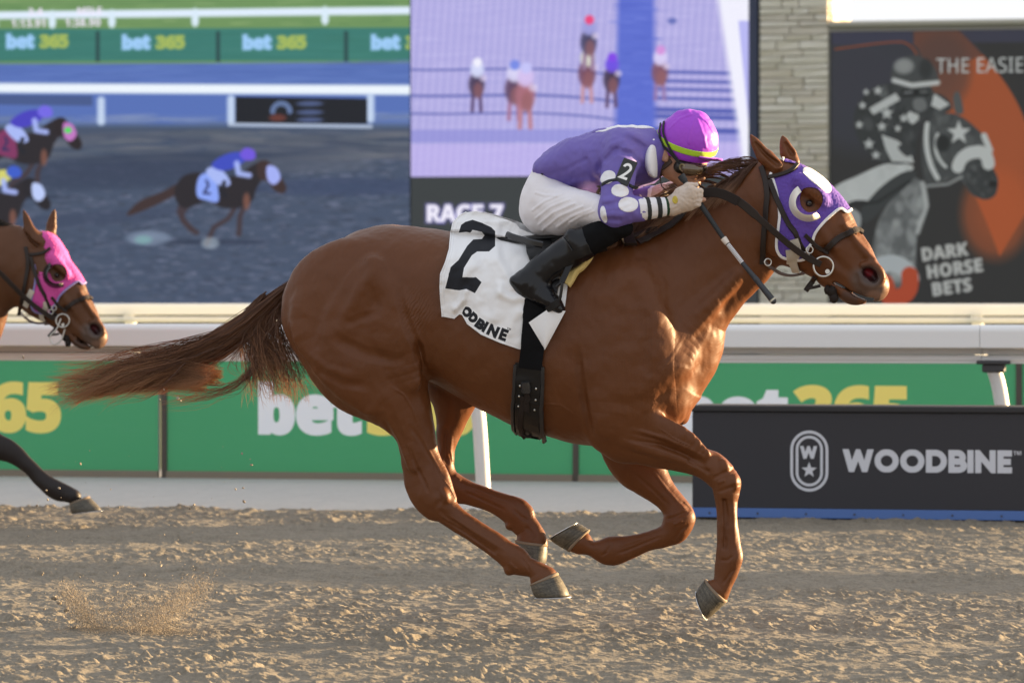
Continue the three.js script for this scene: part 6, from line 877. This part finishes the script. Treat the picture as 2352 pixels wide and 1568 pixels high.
// number plate on the sleeve
{
  const c = near(888, 500), g = new RoundedBoxGeometry(0.056, 0.102, 0.008, 3, 0.0036), M = new THREE.Matrix4().makeTranslation(c[0], c[1], c[2] + 0.014).multiply(new THREE.Matrix4().makeRotationFromEuler(new THREE.Euler(-0.3, 0.1, -0.33)));
  const plate = part('arm_number', g.applyMatrix4(M), mat(0.02, 0.022, 0.02, 0.3), jockey, 'black sleeve plate with a white number two');
  const two = canvas(112, 204, (k, w, h) => { k.fillStyle = 'rgb(34,36,36)'; k.fillRect(0, 0, w, h); k.strokeStyle = 'rgb(240,240,240)'; k.lineWidth = 23; k.lineJoin = 'miter'; k.beginPath(); k.arc(56, 68, 30, Math.PI * 1.02, Math.PI * 2.18); k.quadraticCurveTo(70, 112, 30, 158); k.lineTo(92, 158); k.stroke(); });
  part('plate_print', new THREE.PlaneGeometry(0.049, 0.094).translate(0, 0, 0.0046).applyMatrix4(M), new THREE.MeshStandardMaterial({ map: two, roughness: 0.35 }), plate);
  part('plate_strap', merged([strap(jerseyBody, [[689, 660], [694, 625], [716, 592], [760, 565], [822, 552]], 0.012, 0.004, { map: R2, lift: 0.001 }), strap(jerseyBody, [[905, 590], [930, 602], [950, 606]], 0.012, 0.004, { map: R2 })]), bandBlack, plate);
}
// breeches
const seatFolds = lineField([[[260, 820], [380, 740], [520, 690]], [[280, 860], [400, 780], [560, 720]], [[300, 900], [440, 810], [620, 740]], [[240, 760], [330, 700], [460, 650]], [[420, 880], [540, 810], [680, 760]], [[520, 850], [620, 800], [700, 775]], [[260, 640], [330, 660], [420, 660]]].map((p, i) => ({ w: 0.009, h: 0.0026, p: p.map(([x, y]) => at2(x, y, 0.18)) })));
const breechesBody = new Body([
  tube([[330, 520, 0.05, 0.125, 0], [345, 610, 0.082, 0.15, 0], [348, 700, 0.102, 0.165, 0], [352, 748, 0.106, 0.165, 0]], { map: R2, k: 0.03 }),
  ...[1, -1].map((s) => tube([[362, 748, 0.108, 0.095, 0.085 * s], [440, 760, 0.096, 0.088, 0.13 * s], [540, 756, 0.078, 0.078, 0.18 * s], [640, 756, 0.062, 0.068, 0.215 * s], [740, 790, 0.055, 0.06, 0.24 * s], [830, 850, 0.046, 0.052, 0.25 * s]], { map: R2, k: 0.04 })),
], 0.0045, { disp: (x, y, z) => 0.0018 * n3(x * 16, y * 16, z * 16) + (z > 0.03 ? seatFolds(x, y) : 0) });
part('breeches', breechesBody.mesh(), mat(0.80, 0.77, 0.80, 0.75), jockey);
part('belt', strap(breechesBody, [[292, 490], [300, 505], [312, 520]], 0.008, 0.005, { map: R2, lift: 0.002 }), bandBlack, jockey);
// boots and the black leg above them
for (const s of [1, -1]) {
  const bootBody = new Body([
    tube([[600, 985, 0.062, 0.056, 0.268 * s], [500, 1045, 0.064, 0.054, 0.27 * s], [390, 1120, 0.062, 0.05, 0.272 * s], [290, 1190, 0.058, 0.047, 0.274 * s], [230, 1240, 0.05, 0.044, 0.276 * s]], { map: R2, k: 0.02 }),
    tube([[128, 1252, 0.026, 0.036, 0.276 * s], [200, 1275, 0.05, 0.042, 0.278 * s], [300, 1335, 0.047, 0.044, 0.284 * s], [380, 1400, 0.032, 0.042, 0.29 * s], [430, 1442, 0.02, 0.032, 0.29 * s]], { map: R2, k: 0.025 }),
    tube([[505, 930, 0.02, 0.02, 0.308 * s], [545, 1000, 0.02, 0.02, 0.314 * s], [560, 1060, 0.02, 0.02, 0.31 * s]], { map: R2, k: 0.03 }),
  ], 0.004, { disp: (x, y, z) => 0.0016 * n3(x * 12, y * 12, z * 8) + 0.0012 * sstep(1.46, 1.38, y) * n3(x * 26, y * 22, z * 12) });
  const boot = part('boot', bootBody.mesh({ clip: (d, x, y, z) => { const a = at2(577, 846, 0.27), b = at2(622, 955, 0.27), n = [b[1] - a[1], a[0] - b[0]], l = Math.hypot(...n); return Math.max(d, -((x - a[0]) * n[0] + (y - a[1]) * n[1]) / l); } }), mat(0.006, 0.0065, 0.009, 0.24, { specularIntensity: 0.75 }), jockey);
  if (s > 0) part('boot_band', strap(bootBody, [[452, 952], [480, 985], [505, 1025], [514, 1042]], 0.006, 0.003, { map: R2 }), mat(0.012, 0.012, 0.014, 0.2), boot);
  const legBody = new Body([tube([[880, 888, 0.03, 0.042, 0.252 * s], [800, 890, 0.046, 0.052, 0.258 * s], [700, 935, 0.056, 0.055, 0.264 * s], [590, 990, 0.058, 0.053, 0.268 * s]], { map: R2, k: 0.02 })], 0.005, { disp: (x, y, z) => 0.002 * n3(x * 20, y * 20, z * 20) });
  part('legging', legBody.mesh(), mat(0.006, 0.006, 0.007, 0.85, { specularIntensity: 0.25 }), jockey);
}
// head, neck and hands: one skin
const skinColor = (x, y, z) => { const m = 0.5 + 0.5 * n3(x * 40, y * 40, z * 40); return [0.40 + 0.06 * m, 0.21 + 0.03 * m, 0.135 + 0.02 * m]; };
const faceBody = new Body([
  tube([[1010, 330, 0.058, 0.058, 0], [1110, 400, 0.054, 0.054, 0], [1190, 450, 0.05, 0.05, 0]], { map: R2, k: 0.02 }),
  tube([[1285, 330, 0.098, 0.074, 0], [1290, 420, 0.085, 0.068, 0], [1295, 490, 0.064, 0.058, 0], [1310, 550, 0.044, 0.046, 0], [1335, 600, 0.026, 0.03, 0]], { map: R2, k: 0.03 }),
  tube([[1385, 470, 0.01, 0.009, 0], [1402, 515, 0.012, 0.012, 0], [1412, 540, 0.0115, 0.015, 0]], { map: R2, k: 0.012 }),
  tube([[1382, 566, 0.008, 0.02, 0], [1386, 576, 0.0075, 0.022, 0]], { map: R2, k: 0.008 }), tube([[1372, 588, 0.009, 0.021, 0], [1350, 612, 0.014, 0.02, 0]], { map: R2, k: 0.01 }),
  ...[1, -1].map((s) => tube([[1150, 365, 0.012, 0.007, 0.074 * s], [1148, 392, 0.017, 0.008, 0.076 * s], [1160, 415, 0.009, 0.007, 0.073 * s]], { map: R2, k: 0.006 })), ...[1, -1].map((s) => ellipsoid(at2(1345, 500, 0.044 * s), [0.022, 0.016, 0.016], 0, 0.02)),
  ...[1, -1].map((s) => ({ ...ellipsoid(at2(1156, 388, 0.086 * s), [0.007, 0.011, 0.007]), sub: true, k: 0.004 })), { ...tube([[1390, 580, 0.0015, 0.022, 0], [1372, 579, 0.002, 0.02, 0]], { map: R2 }), sub: true, k: 0.004 },
], 0.0035);
part('head', faceBody.mesh({ color: skinColor }), new THREE.MeshPhysicalMaterial({ vertexColors: true, roughness: 0.55, sheen: 0.1 }), jockey);
// helmet with a purple cover
const purple = new THREE.MeshPhysicalMaterial({ color: new THREE.Color().setRGB(0.36, 0.05, 0.62), roughness: 0.5, sheen: 0.4, sheenRoughness: 0.35, sheenColor: new THREE.Color().setRGB(0.8, 0.5, 1) }), lime = mat(0.42, 0.66, 0.03, 0.7);
const hc = at2(1304, 288, 0), helmetPrims = [ellipsoid(hc, [0.1215, 0.112, 0.101], 0, 0.02), tube([[1322, 96, 0.009, 0.02, 0.014], [1340, 125, 0.026, 0.04, 0]], { map: R2, k: 0.03 }), tube([[1396, 106, 0.008, 0.016, 0.0], [1400, 150, 0.03, 0.04, 0]], { map: R2, k: 0.03 }), tube([[1250, 96, 0.006, 0.02, 0], [1300, 104, 0.01, 0.03, 0]], { map: R2, k: 0.03 })];
const hp = [at2(1120, 228, 0), at2(1520, 372, 0)], hs = (hp[1][1] - hp[0][1]) / (hp[1][0] - hp[0][0]), bandY = (x, z) => hp[0][1] + hs * (x - hp[0][0]) - 0.37 * z, capSeams = lineField([[[1370, 120], [1400, 180], [1430, 260], [1440, 330]], [[1330, 100], [1260, 130], [1190, 200]], [[1360, 130], [1340, 200], [1330, 300]], [[1385, 110], [1440, 150], [1490, 230]]].map((p) => ({ w: 0.008, h: 0.0022, p: p.map(([x, y]) => at2(x, y, 0.06)) })));
const helmetBody = new Body(helmetPrims, 0.004, { disp: (x, y, z) => 0.0006 * n3(x * 40, y * 40, z * 40) + (z > 0 ? capSeams(x, y) : 0) });
const helmet = part('helmet', helmetBody.mesh({ clip: (d, x, y, z) => Math.max(d, (bandY(x, z) - 0.046 - y) * 0.9) }), purple, jockey);
part('helmet_band', helmetBody.mesh({ clip: (d, x, y, z) => Math.max(d - 0.0022, Math.abs(y - bandY(x, z)) * 0.94 - 0.0125, -d - 0.01) }), lime, helmet);
part('helmet_peak', new Body([tube([[1415, 402, 0.008, 0.085, 0.0], [1470, 410, 0.007, 0.078, 0], [1515, 412, 0.006, 0.058, 0], [1540, 414, 0.0045, 0.035, 0]], { map: R2, k: 0.01 })], 0.0035).mesh(), purple, helmet);
part('harness', merged([strap(faceBody, [[1100, 320], [1098, 370], [1108, 430], [1130, 470], [1165, 450], [1200, 420]], 0.017, 0.006, { map: R2, lift: 0.003 }), strap(faceBody, [[1128, 470], [1126, 530], [1138, 590], [1170, 620]], 0.011, 0.004, { map: R2, lift: 0.003 })]), mat(0.07, 0.045, 0.035, 0.7), helmet);
{
  const L = [[1128, 168], [1122, 240], [1150, 320], [1190, 362], [1240, 420], [1262, 446]], M2 = [[1150, 156], [1146, 230], [1178, 310], [1210, 368], [1250, 425]], hb = new Body([...helmetPrims, ...faceBody.prims], 0.006), goggles = part('goggle_strap', merged([strap(hb, L, 0.009, 0.003, { map: R2, lift: 0.004 }), strap(hb, M2, 0.009, 0.003, { map: R2, lift: 0.004 })]), bandBlack, jockey);
  const frame = new Body([tube([[1258, 462, 0.026, 0.02, 0.062], [1320, 478, 0.026, 0.026, 0.056], [1385, 478, 0.022, 0.03, 0.036], [1412, 470, 0.018, 0.036, 0.0], [1385, 478, 0.022, 0.03, -0.036], [1320, 478, 0.026, 0.026, -0.056]], { map: R2, k: 0.01 })], 0.0035); part('goggle_frame', frame.mesh(), mat(0.02, 0.017, 0.013, 0.3), goggles);
  part('goggle_lens', new Body([tube([[1300, 476, 0.021, 0.012, 0.084], [1345, 482, 0.021, 0.012, 0.076], [1385, 482, 0.018, 0.012, 0.058]], { map: R2, k: 0.01 })], 0.003).mesh(), mat(0.10, 0.06, 0.028, 0.07, { clearcoat: 1, clearcoatRoughness: 0.05 }), goggles); part('goggle_vent', new THREE.TorusGeometry(0.011, 0.004, 10, 22).rotateY(-0.5).translate(...at2(1272, 466, 0.086)), mat(0.22, 0.16, 0.07, 0.4), goggles);
}
function fist(s, dx, dy, w, label) {
  const h = (x, y, z) => at2(x + dx, y + dy, z * s), P = [];
  for (let i = 0; i < 4; i++) { const K = h(1332 + 10 * Math.sin(i * 0.9), 616 + 38 * i, 0.226 - 0.004 * i * i), Q = h(1398 - 5 * i, 632 + 30 * i, 0.208), E = h(1392 - 6 * i, 648 + 24 * i, 0.178), F = h(1340, 650 + 22 * i, 0.172), r = [0.0115, 0.012, 0.0115, 0.0095][i]; P.push(cone(w, K, 0.022, 0.0145, 0.02), cone(K, Q, 0.0125, r, 0.005), cone(Q, E, r, r * 0.93, 0.004), cone(E, F, r * 0.93, r * 0.85, 0.004)); }
  P.push(cone(w, h(1255, 640, 0.205), 0.024, 0.018, 0.02), cone(h(1255, 640, 0.205), h(1312, 592, 0.198), 0.0165, 0.0125, 0.012), cone(h(1312, 592, 0.198), h(1368, 588, 0.186), 0.0122, 0.0095, 0.006), cone(w, h(1290, 700, 0.2), 0.026, 0.03, 0.03));
  return new Body(P, 0.0028, { disp: (x, y, z) => 0.0011 * n3(x * 55, y * 55, z * 55) });
}
const gloveMat = mat(0.60, 0.50, 0.42, 0.75), nearFist = fist(1, 0, 0, wrist), glove = part('glove', nearFist.mesh(), gloveMat, jockey, 'pale glove closed round whip and reins');
part('glove_badge', patchGeo(nearFist, W(...R2(1222, 690), nearFist.hit(...R2(1222, 690))?.z ?? 0.23), [0.011, 0.016, 0.02], 0.2, 0.002, 0.0025), mat(0.55, 0.42, 0.05, 0.6), glove);
part('fingertip', new THREE.SphereGeometry(0.0095, 16, 12).scale(1.5, 1, 1).translate(...at2(1412, 690, 0.2)), mat(0.44, 0.24, 0.16, 0.55), jockey);
part('glove', fist(-1, -30, -55, fWrist).mesh(), gloveMat, jockey);
// whip, held in the near hand
const whip = thing('whip', 'black riding whip with a white wrapped middle held in the jockey hand', 'whip', W(...R1(330, 700), 0.19));
{
  const p = (x, y, z) => W(...R1(x, y), z), seg = (a, b, r0, r1) => { const A = V3(a), B = V3(b), d = B.clone().sub(A), g = new THREE.CylinderGeometry(r1, r0, d.length(), 20, 1); g.applyQuaternion(new THREE.Quaternion().setFromUnitVectors(new THREE.Vector3(0, 1, 0), d.normalize())); const m = A.add(B).multiplyScalar(0.5); return g.translate(m.x, m.y, m.z); };
  const A = p(185, 522, 0.185), B = p(485, 965, 0.2), C = p(612, 1128, 0.205), E = p(705, 1240, 0.207), F = p(822, 1386, 0.21), m = (t) => [0, 1, 2].map((i) => lerp(A[i], B[i], t)), grip = mat(0.02, 0.024, 0.028, 0.6);
  const handle = part('handle', seg(A, B, 0.0105, 0.0085), grip, whip); part('butt', seg(A, m(0.09), 0.015, 0.0125), grip, whip); for (let i = 0; i < 26; i++) part('grip_ring', seg(m(0.32 + i * 0.025), m(0.332 + i * 0.025), 0.0116 - i * 0.0001, 0.0116 - i * 0.0001), grip, handle);
  part('collar', seg(m(0.975), [0, 1, 2].map((i) => lerp(B[i], C[i], 0.16)), 0.0125, 0.0105), mat(0.72, 0.66, 0.6, 0.4), whip);
  const shaft = part('shaft', seg(B, C, 0.0068, 0.0062), mat(0.1, 0.1, 0.11, 0.5), whip), q = (t) => [0, 1, 2].map((i) => lerp(B[i], C[i], t)); for (let i = 0; i < 15; i++) part('white_ring', seg(q(0.2 + i * 0.052), q(0.234 + i * 0.052), 0.0086, 0.0086), mat(0.72, 0.72, 0.74, 0.5), shaft);
  part('popper', new Body([cone(C, E, 0.0085, 0.0105, 0.005), cone(E, F, 0.0105, 0.0125, 0.005)], 0.003).mesh(), mat(0.03, 0.034, 0.042, 0.5), whip); part('popper_tip', seg([0, 1, 2].map((i) => lerp(E[i], F[i], 0.93)), F, 0.0132, 0.0125), mat(0.55, 0.52, 0.42, 0.7), whip);
}

// ---------------------------------------------------------------- the bay following behind, its head, neck and one foreleg in view
const Z2 = -6.727, cr = Math.cos(0.0951), sr = Math.sin(0.0951);
const WB = (x, y, z = 0) => W(x, y, Z2 + z);
const T2 = (px, py, z = 0) => { const dx = px - 1866, dy = py - 458.7; return WB((dx * cr - dy * sr) * 0.704 + 135, (dx * sr + dy * cr) * 0.704 + 627, z); };
const inv2 = (x, y, z) => { const [a, b] = toDraw(x, y, z), u = (a - 135) / 0.704, v = (b - 627) / 0.704; return [u * cr + v * sr + 1866, -u * sr + v * cr + 458.7, z - Z2]; };
const bayHead = headPrims(T2, [...earPrims(WB, [53, 481], [84, 556], 0.052, [-3, 2]), ...earPrims(WB, [124, 481], [116, 540], -0.05, [-2, 0])]), bayPoll = tube([[860, 400, 0.05, 0.06, 0], [960, 400, 0.05, 0.06, 0], [1060, 520, 0.05, 0.07, 0]], { map: R1, T: T2, k: 0.04 }), bayBody = new Body([
  ...bayHead, bayPoll,
  chain([[88, 548, 62, 700, 0.08, 0], [40, 520, 30, 700, 0.09, 0], [0, 512, 0, 712, 0.1, 0], [-110, 512, -80, 790, 0.14, 0], [-220, 525, -130, 900, 0.19, 0], [-330, 540, -260, 960, 0.24, 0]], { T: WB, k: 0.05 }),
  chain([[-200, 560, -190, 930, 0.2, 0], [-330, 540, -330, 975, 0.26, 0], [-520, 560, -520, 965, 0.29, 0], [-700, 540, -690, 900, 0.27, 0], [-800, 570, -780, 850, 0.24, 0], [-850, 650, -850, 780, 0.14, 0]], { T: WB, k: 0.05 }),
  chain([[-300, 760, -160, 900, 0.1, 0.12], [-250, 830, -170, 975, 0.075, 0.12], [-150, 898, -125, 1015, 0.055, 0.12], [-62, 950, -70, 1050, 0.046, 0.12], [-20, 985, -22, 1056, 0.036, 0.12], [22, 1010, 34, 1072, 0.029, 0.12], [56, 1040, 67, 1097, 0.026, 0.12], [82, 1064, 94, 1126, 0.028, 0.12], [109, 1088, 111, 1141, 0.033, 0.12], [128, 1101, 129, 1151, 0.035, 0.12], [150, 1112, 146, 1153, 0.03, 0.12], [174, 1124, 162, 1156, 0.034, 0.12]], { T: WB, k: 0.04, div: 6 }),
  chain([[-340, 860, -200, 940, 0.09, -0.12], [-250, 960, -170, 1000, 0.055, -0.12], [-230, 1050, -180, 1060, 0.04, -0.12], [-330, 1090, -310, 1140, 0.026, -0.12], [-400, 1090, -400, 1140, 0.03, -0.12]], { T: WB, k: 0.04 }),
  ...[0.13, -0.13].map((z, i) => chain([[-860 + i * 40, 740, -640, 800, 0.13, z], [-820, 860, -660, 880, 0.09, z], [-760 + i * 60, 960, -680 + i * 60, 950, 0.055, z], [-760 + i * 70, 1040, -690 + i * 70, 1020, 0.045, z], [-680 + i * 90, 1120, -640 + i * 90, 1090, 0.03, z], [-600 + i * 90, 1180, -570 + i * 90, 1150, 0.04, z]], { T: WB, k: 0.05 })),
  ...headCuts(T2),
], 0.0088, { disp: (x, y, z) => 0.002 * n3(x * 9, y * 9, z * 9) });
const bayTone = coatColor([0.095, 0.036, 0.014], null, [0.07, 0.008, 0.012]), bay = thing('racehorse', 'bay racehorse in a pink hood following at the left edge of the picture', 'horse', [WB(-150, 1000)[0], 0, Z2]);
part('body', bayBody.mesh({ color: (x, y, z, nz) => { const q = inv2(x, y, z), [dx, dy] = toDraw(x, y, z), c = bayTone(x, y, z, nz, [q[0], q[1], Z2]); return tint(c, [0.018, 0.013, 0.012], sstep(930, 1010, dy)); } }), coat, bay);
hoof(bay, WB, R8, 0.12, [[424, 474], [542, 428]], [[434, 534], [622, 512]], 0.044, 0.056);
eyeLid(bay, T2);
{
  const r = rng(71), L = [], g = () => r() + r() - 1; for (let i = 0; i < 420; i++) { const t = r(), x = lerp(82, -120, t), y = lerp(538, 508, sstep(0, 0.5, t)), z = g() * 0.03, up = r(); L.push({ pts: [WB(x, y + 8, z), WB(x - 6 + 4 * g(), y - 2 - 6 * up, z), WB(x - 16 + 6 * g(), y - 4 - 12 * up * r(), z), WB(x - 30 - 12 * r(), y + 4 - 16 * up * r() + 8 * g(), z + 0.02)], r: 0.002, c: [0.02, 0.016, 0.014] }); }
  part('mane', hairs(L, 6), new THREE.MeshStandardMaterial({ vertexColors: true, roughness: 0.5 }), bay);
}
const pinkMat = new THREE.MeshPhysicalMaterial({ color: new THREE.Color().setRGB(0.62, 0.075, 0.33), roughness: 0.85, sheen: 0.4, sheenRoughness: 0.5, sheenColor: new THREE.Color().setRGB(1, 0.6, 0.8), bumpMap: weave, bumpScale: 0.0008 });
hood('blinker_hood', 'pink blinker hood with lilac trim and a black half cup on the bay', [...bayHead.slice(0, -2), bayPoll], T2, inv2, pinkMat, mat(0.26, 0.22, 0.48, 0.85), mat(0.02, 0.018, 0.017, 0.2, { side: THREE.DoubleSide }), T2(1800, 560, 0), [{ body: bayBody, w: 0.034, pts: [[850, 880], [820, 960], [800, 1040]] }, { body: bayBody, w: 0.03, pts: [[985, 980], [985, 1060], [960, 1110], [985, 1160]] }], [[780, 470], ...hoodOutline.slice(1, -5), [1330, 480], [1180, 330], [1020, 240], [900, 250], [840, 330]], [{ near: true, pts: [[760, 340], [770, 430], [830, 470], [900, 450], [930, 400], [890, 350], [820, 320]] }, { near: false, pts: [[900, 250], [920, 370], [1000, 380], [1020, 320], [980, 260]] }]);
const bayBridle = bridle('dark leather bridle with bit rings and rein on the bay', bayBody, T2, T2(1800, 620, 0.1));
part('rein', strap(null, [[-140, 450, 0.2], [0, 540, 0.17], [70, 610, 0.155], [150, 690, 0.13], [250, 770, 0.11], [330, 820, 0.095]], 0.026, 0.006, { map: R7, T: WB }), leather, bayBridle);
part('ring_bit', wire([[1150, 1130, 0.095], [1120, 1230, 0.1], [1060, 1320, 0.1], [1100, 1390, 0.1], [1170, 1340, 0.1], [1200, 1230, 0.1]].map(([x, y, z]) => T2(...R1(x, y), z)), 0.0045, 40, 10), steel, bayBridle);

// ---------------------------------------------------------------- dirt thrown up behind the runner
{
  const r = rng(900), g = () => r() + r() + r() - 1.5, lump = new THREE.IcosahedronGeometry(1, 0), p = lump.attributes.position; for (let i = 0; i < p.count; i++) { const k = 1 + 0.3 * n3(p.getX(i) * 1.5, p.getY(i) * 1.5, p.getZ(i) * 1.5); p.setXYZ(i, p.getX(i) * k, p.getY(i) * k, p.getZ(i) * k); } lump.computeVertexNormals();
  const spots = [];
  for (let i = 0; i < 52000; i++) { const t = r(), arm = r(); let x, y; if (arm < 0.36) { x = lerp(470, 280, t) + g() * 46; y = lerp(1335, 1490, t) + g() * 34; } else if (arm < 0.66) { x = lerp(150, 240, t) + g() * 30; y = lerp(1350, 1486, t) + g() * 22; } else { x = 300 + g() * 150; y = 1455 + g() * 40 - 90 * t * t; } spots.push([x, y, 0.00045 + 0.0024 * r() ** 12, 0.35 + g() * 0.2]); }
  for (let i = 0; i < 200; i++) spots.push([60 + 520 * r(), 1000 + 400 * Math.sqrt(r()), 0.0012 + 0.004 * r() ** 4, g() * 0.5]);
  for (const [x, y, s] of [[122, 1372, 0.013], [150, 1400, 0.012], [135, 1385, 0.009], [150, 1462, 0.013], [168, 1470, 0.01], [158, 1446, 0.011], [408, 914, 0.005], [414, 920, 0.004], [376, 895, 0.004], [52, 820, 0.005], [366, 917, 0.004], [555, 1042, 0.003]]) spots.push([x, y, s, 0.3]);
  const m = new THREE.InstancedMesh(lump, mat(0.3, 0.255, 0.2, 1), spots.length), M = new THREE.Matrix4(), Q = new THREE.Quaternion(); m.name = 'dirt_spray'; m.userData = { kind: 'stuff', label: 'grains of dirt thrown up behind the galloping chestnut', category: 'dirt' };
  spots.forEach(([x, y, s, z], i) => { const q = W(x, y, z); Q.setFromEuler(new THREE.Euler(r() * 6, r() * 6, r() * 6)); M.compose(V3([q[0], Math.max(q[1], 0.004), q[2]]), Q, new THREE.Vector3(s * (1 + r()), s, s * (0.7 + r()))); m.setMatrixAt(i, M); }); m.castShadow = m.receiveShadow = true; m.applyMatrix4(TURN); scene.add(m);
}

renderer.render(scene, camera);
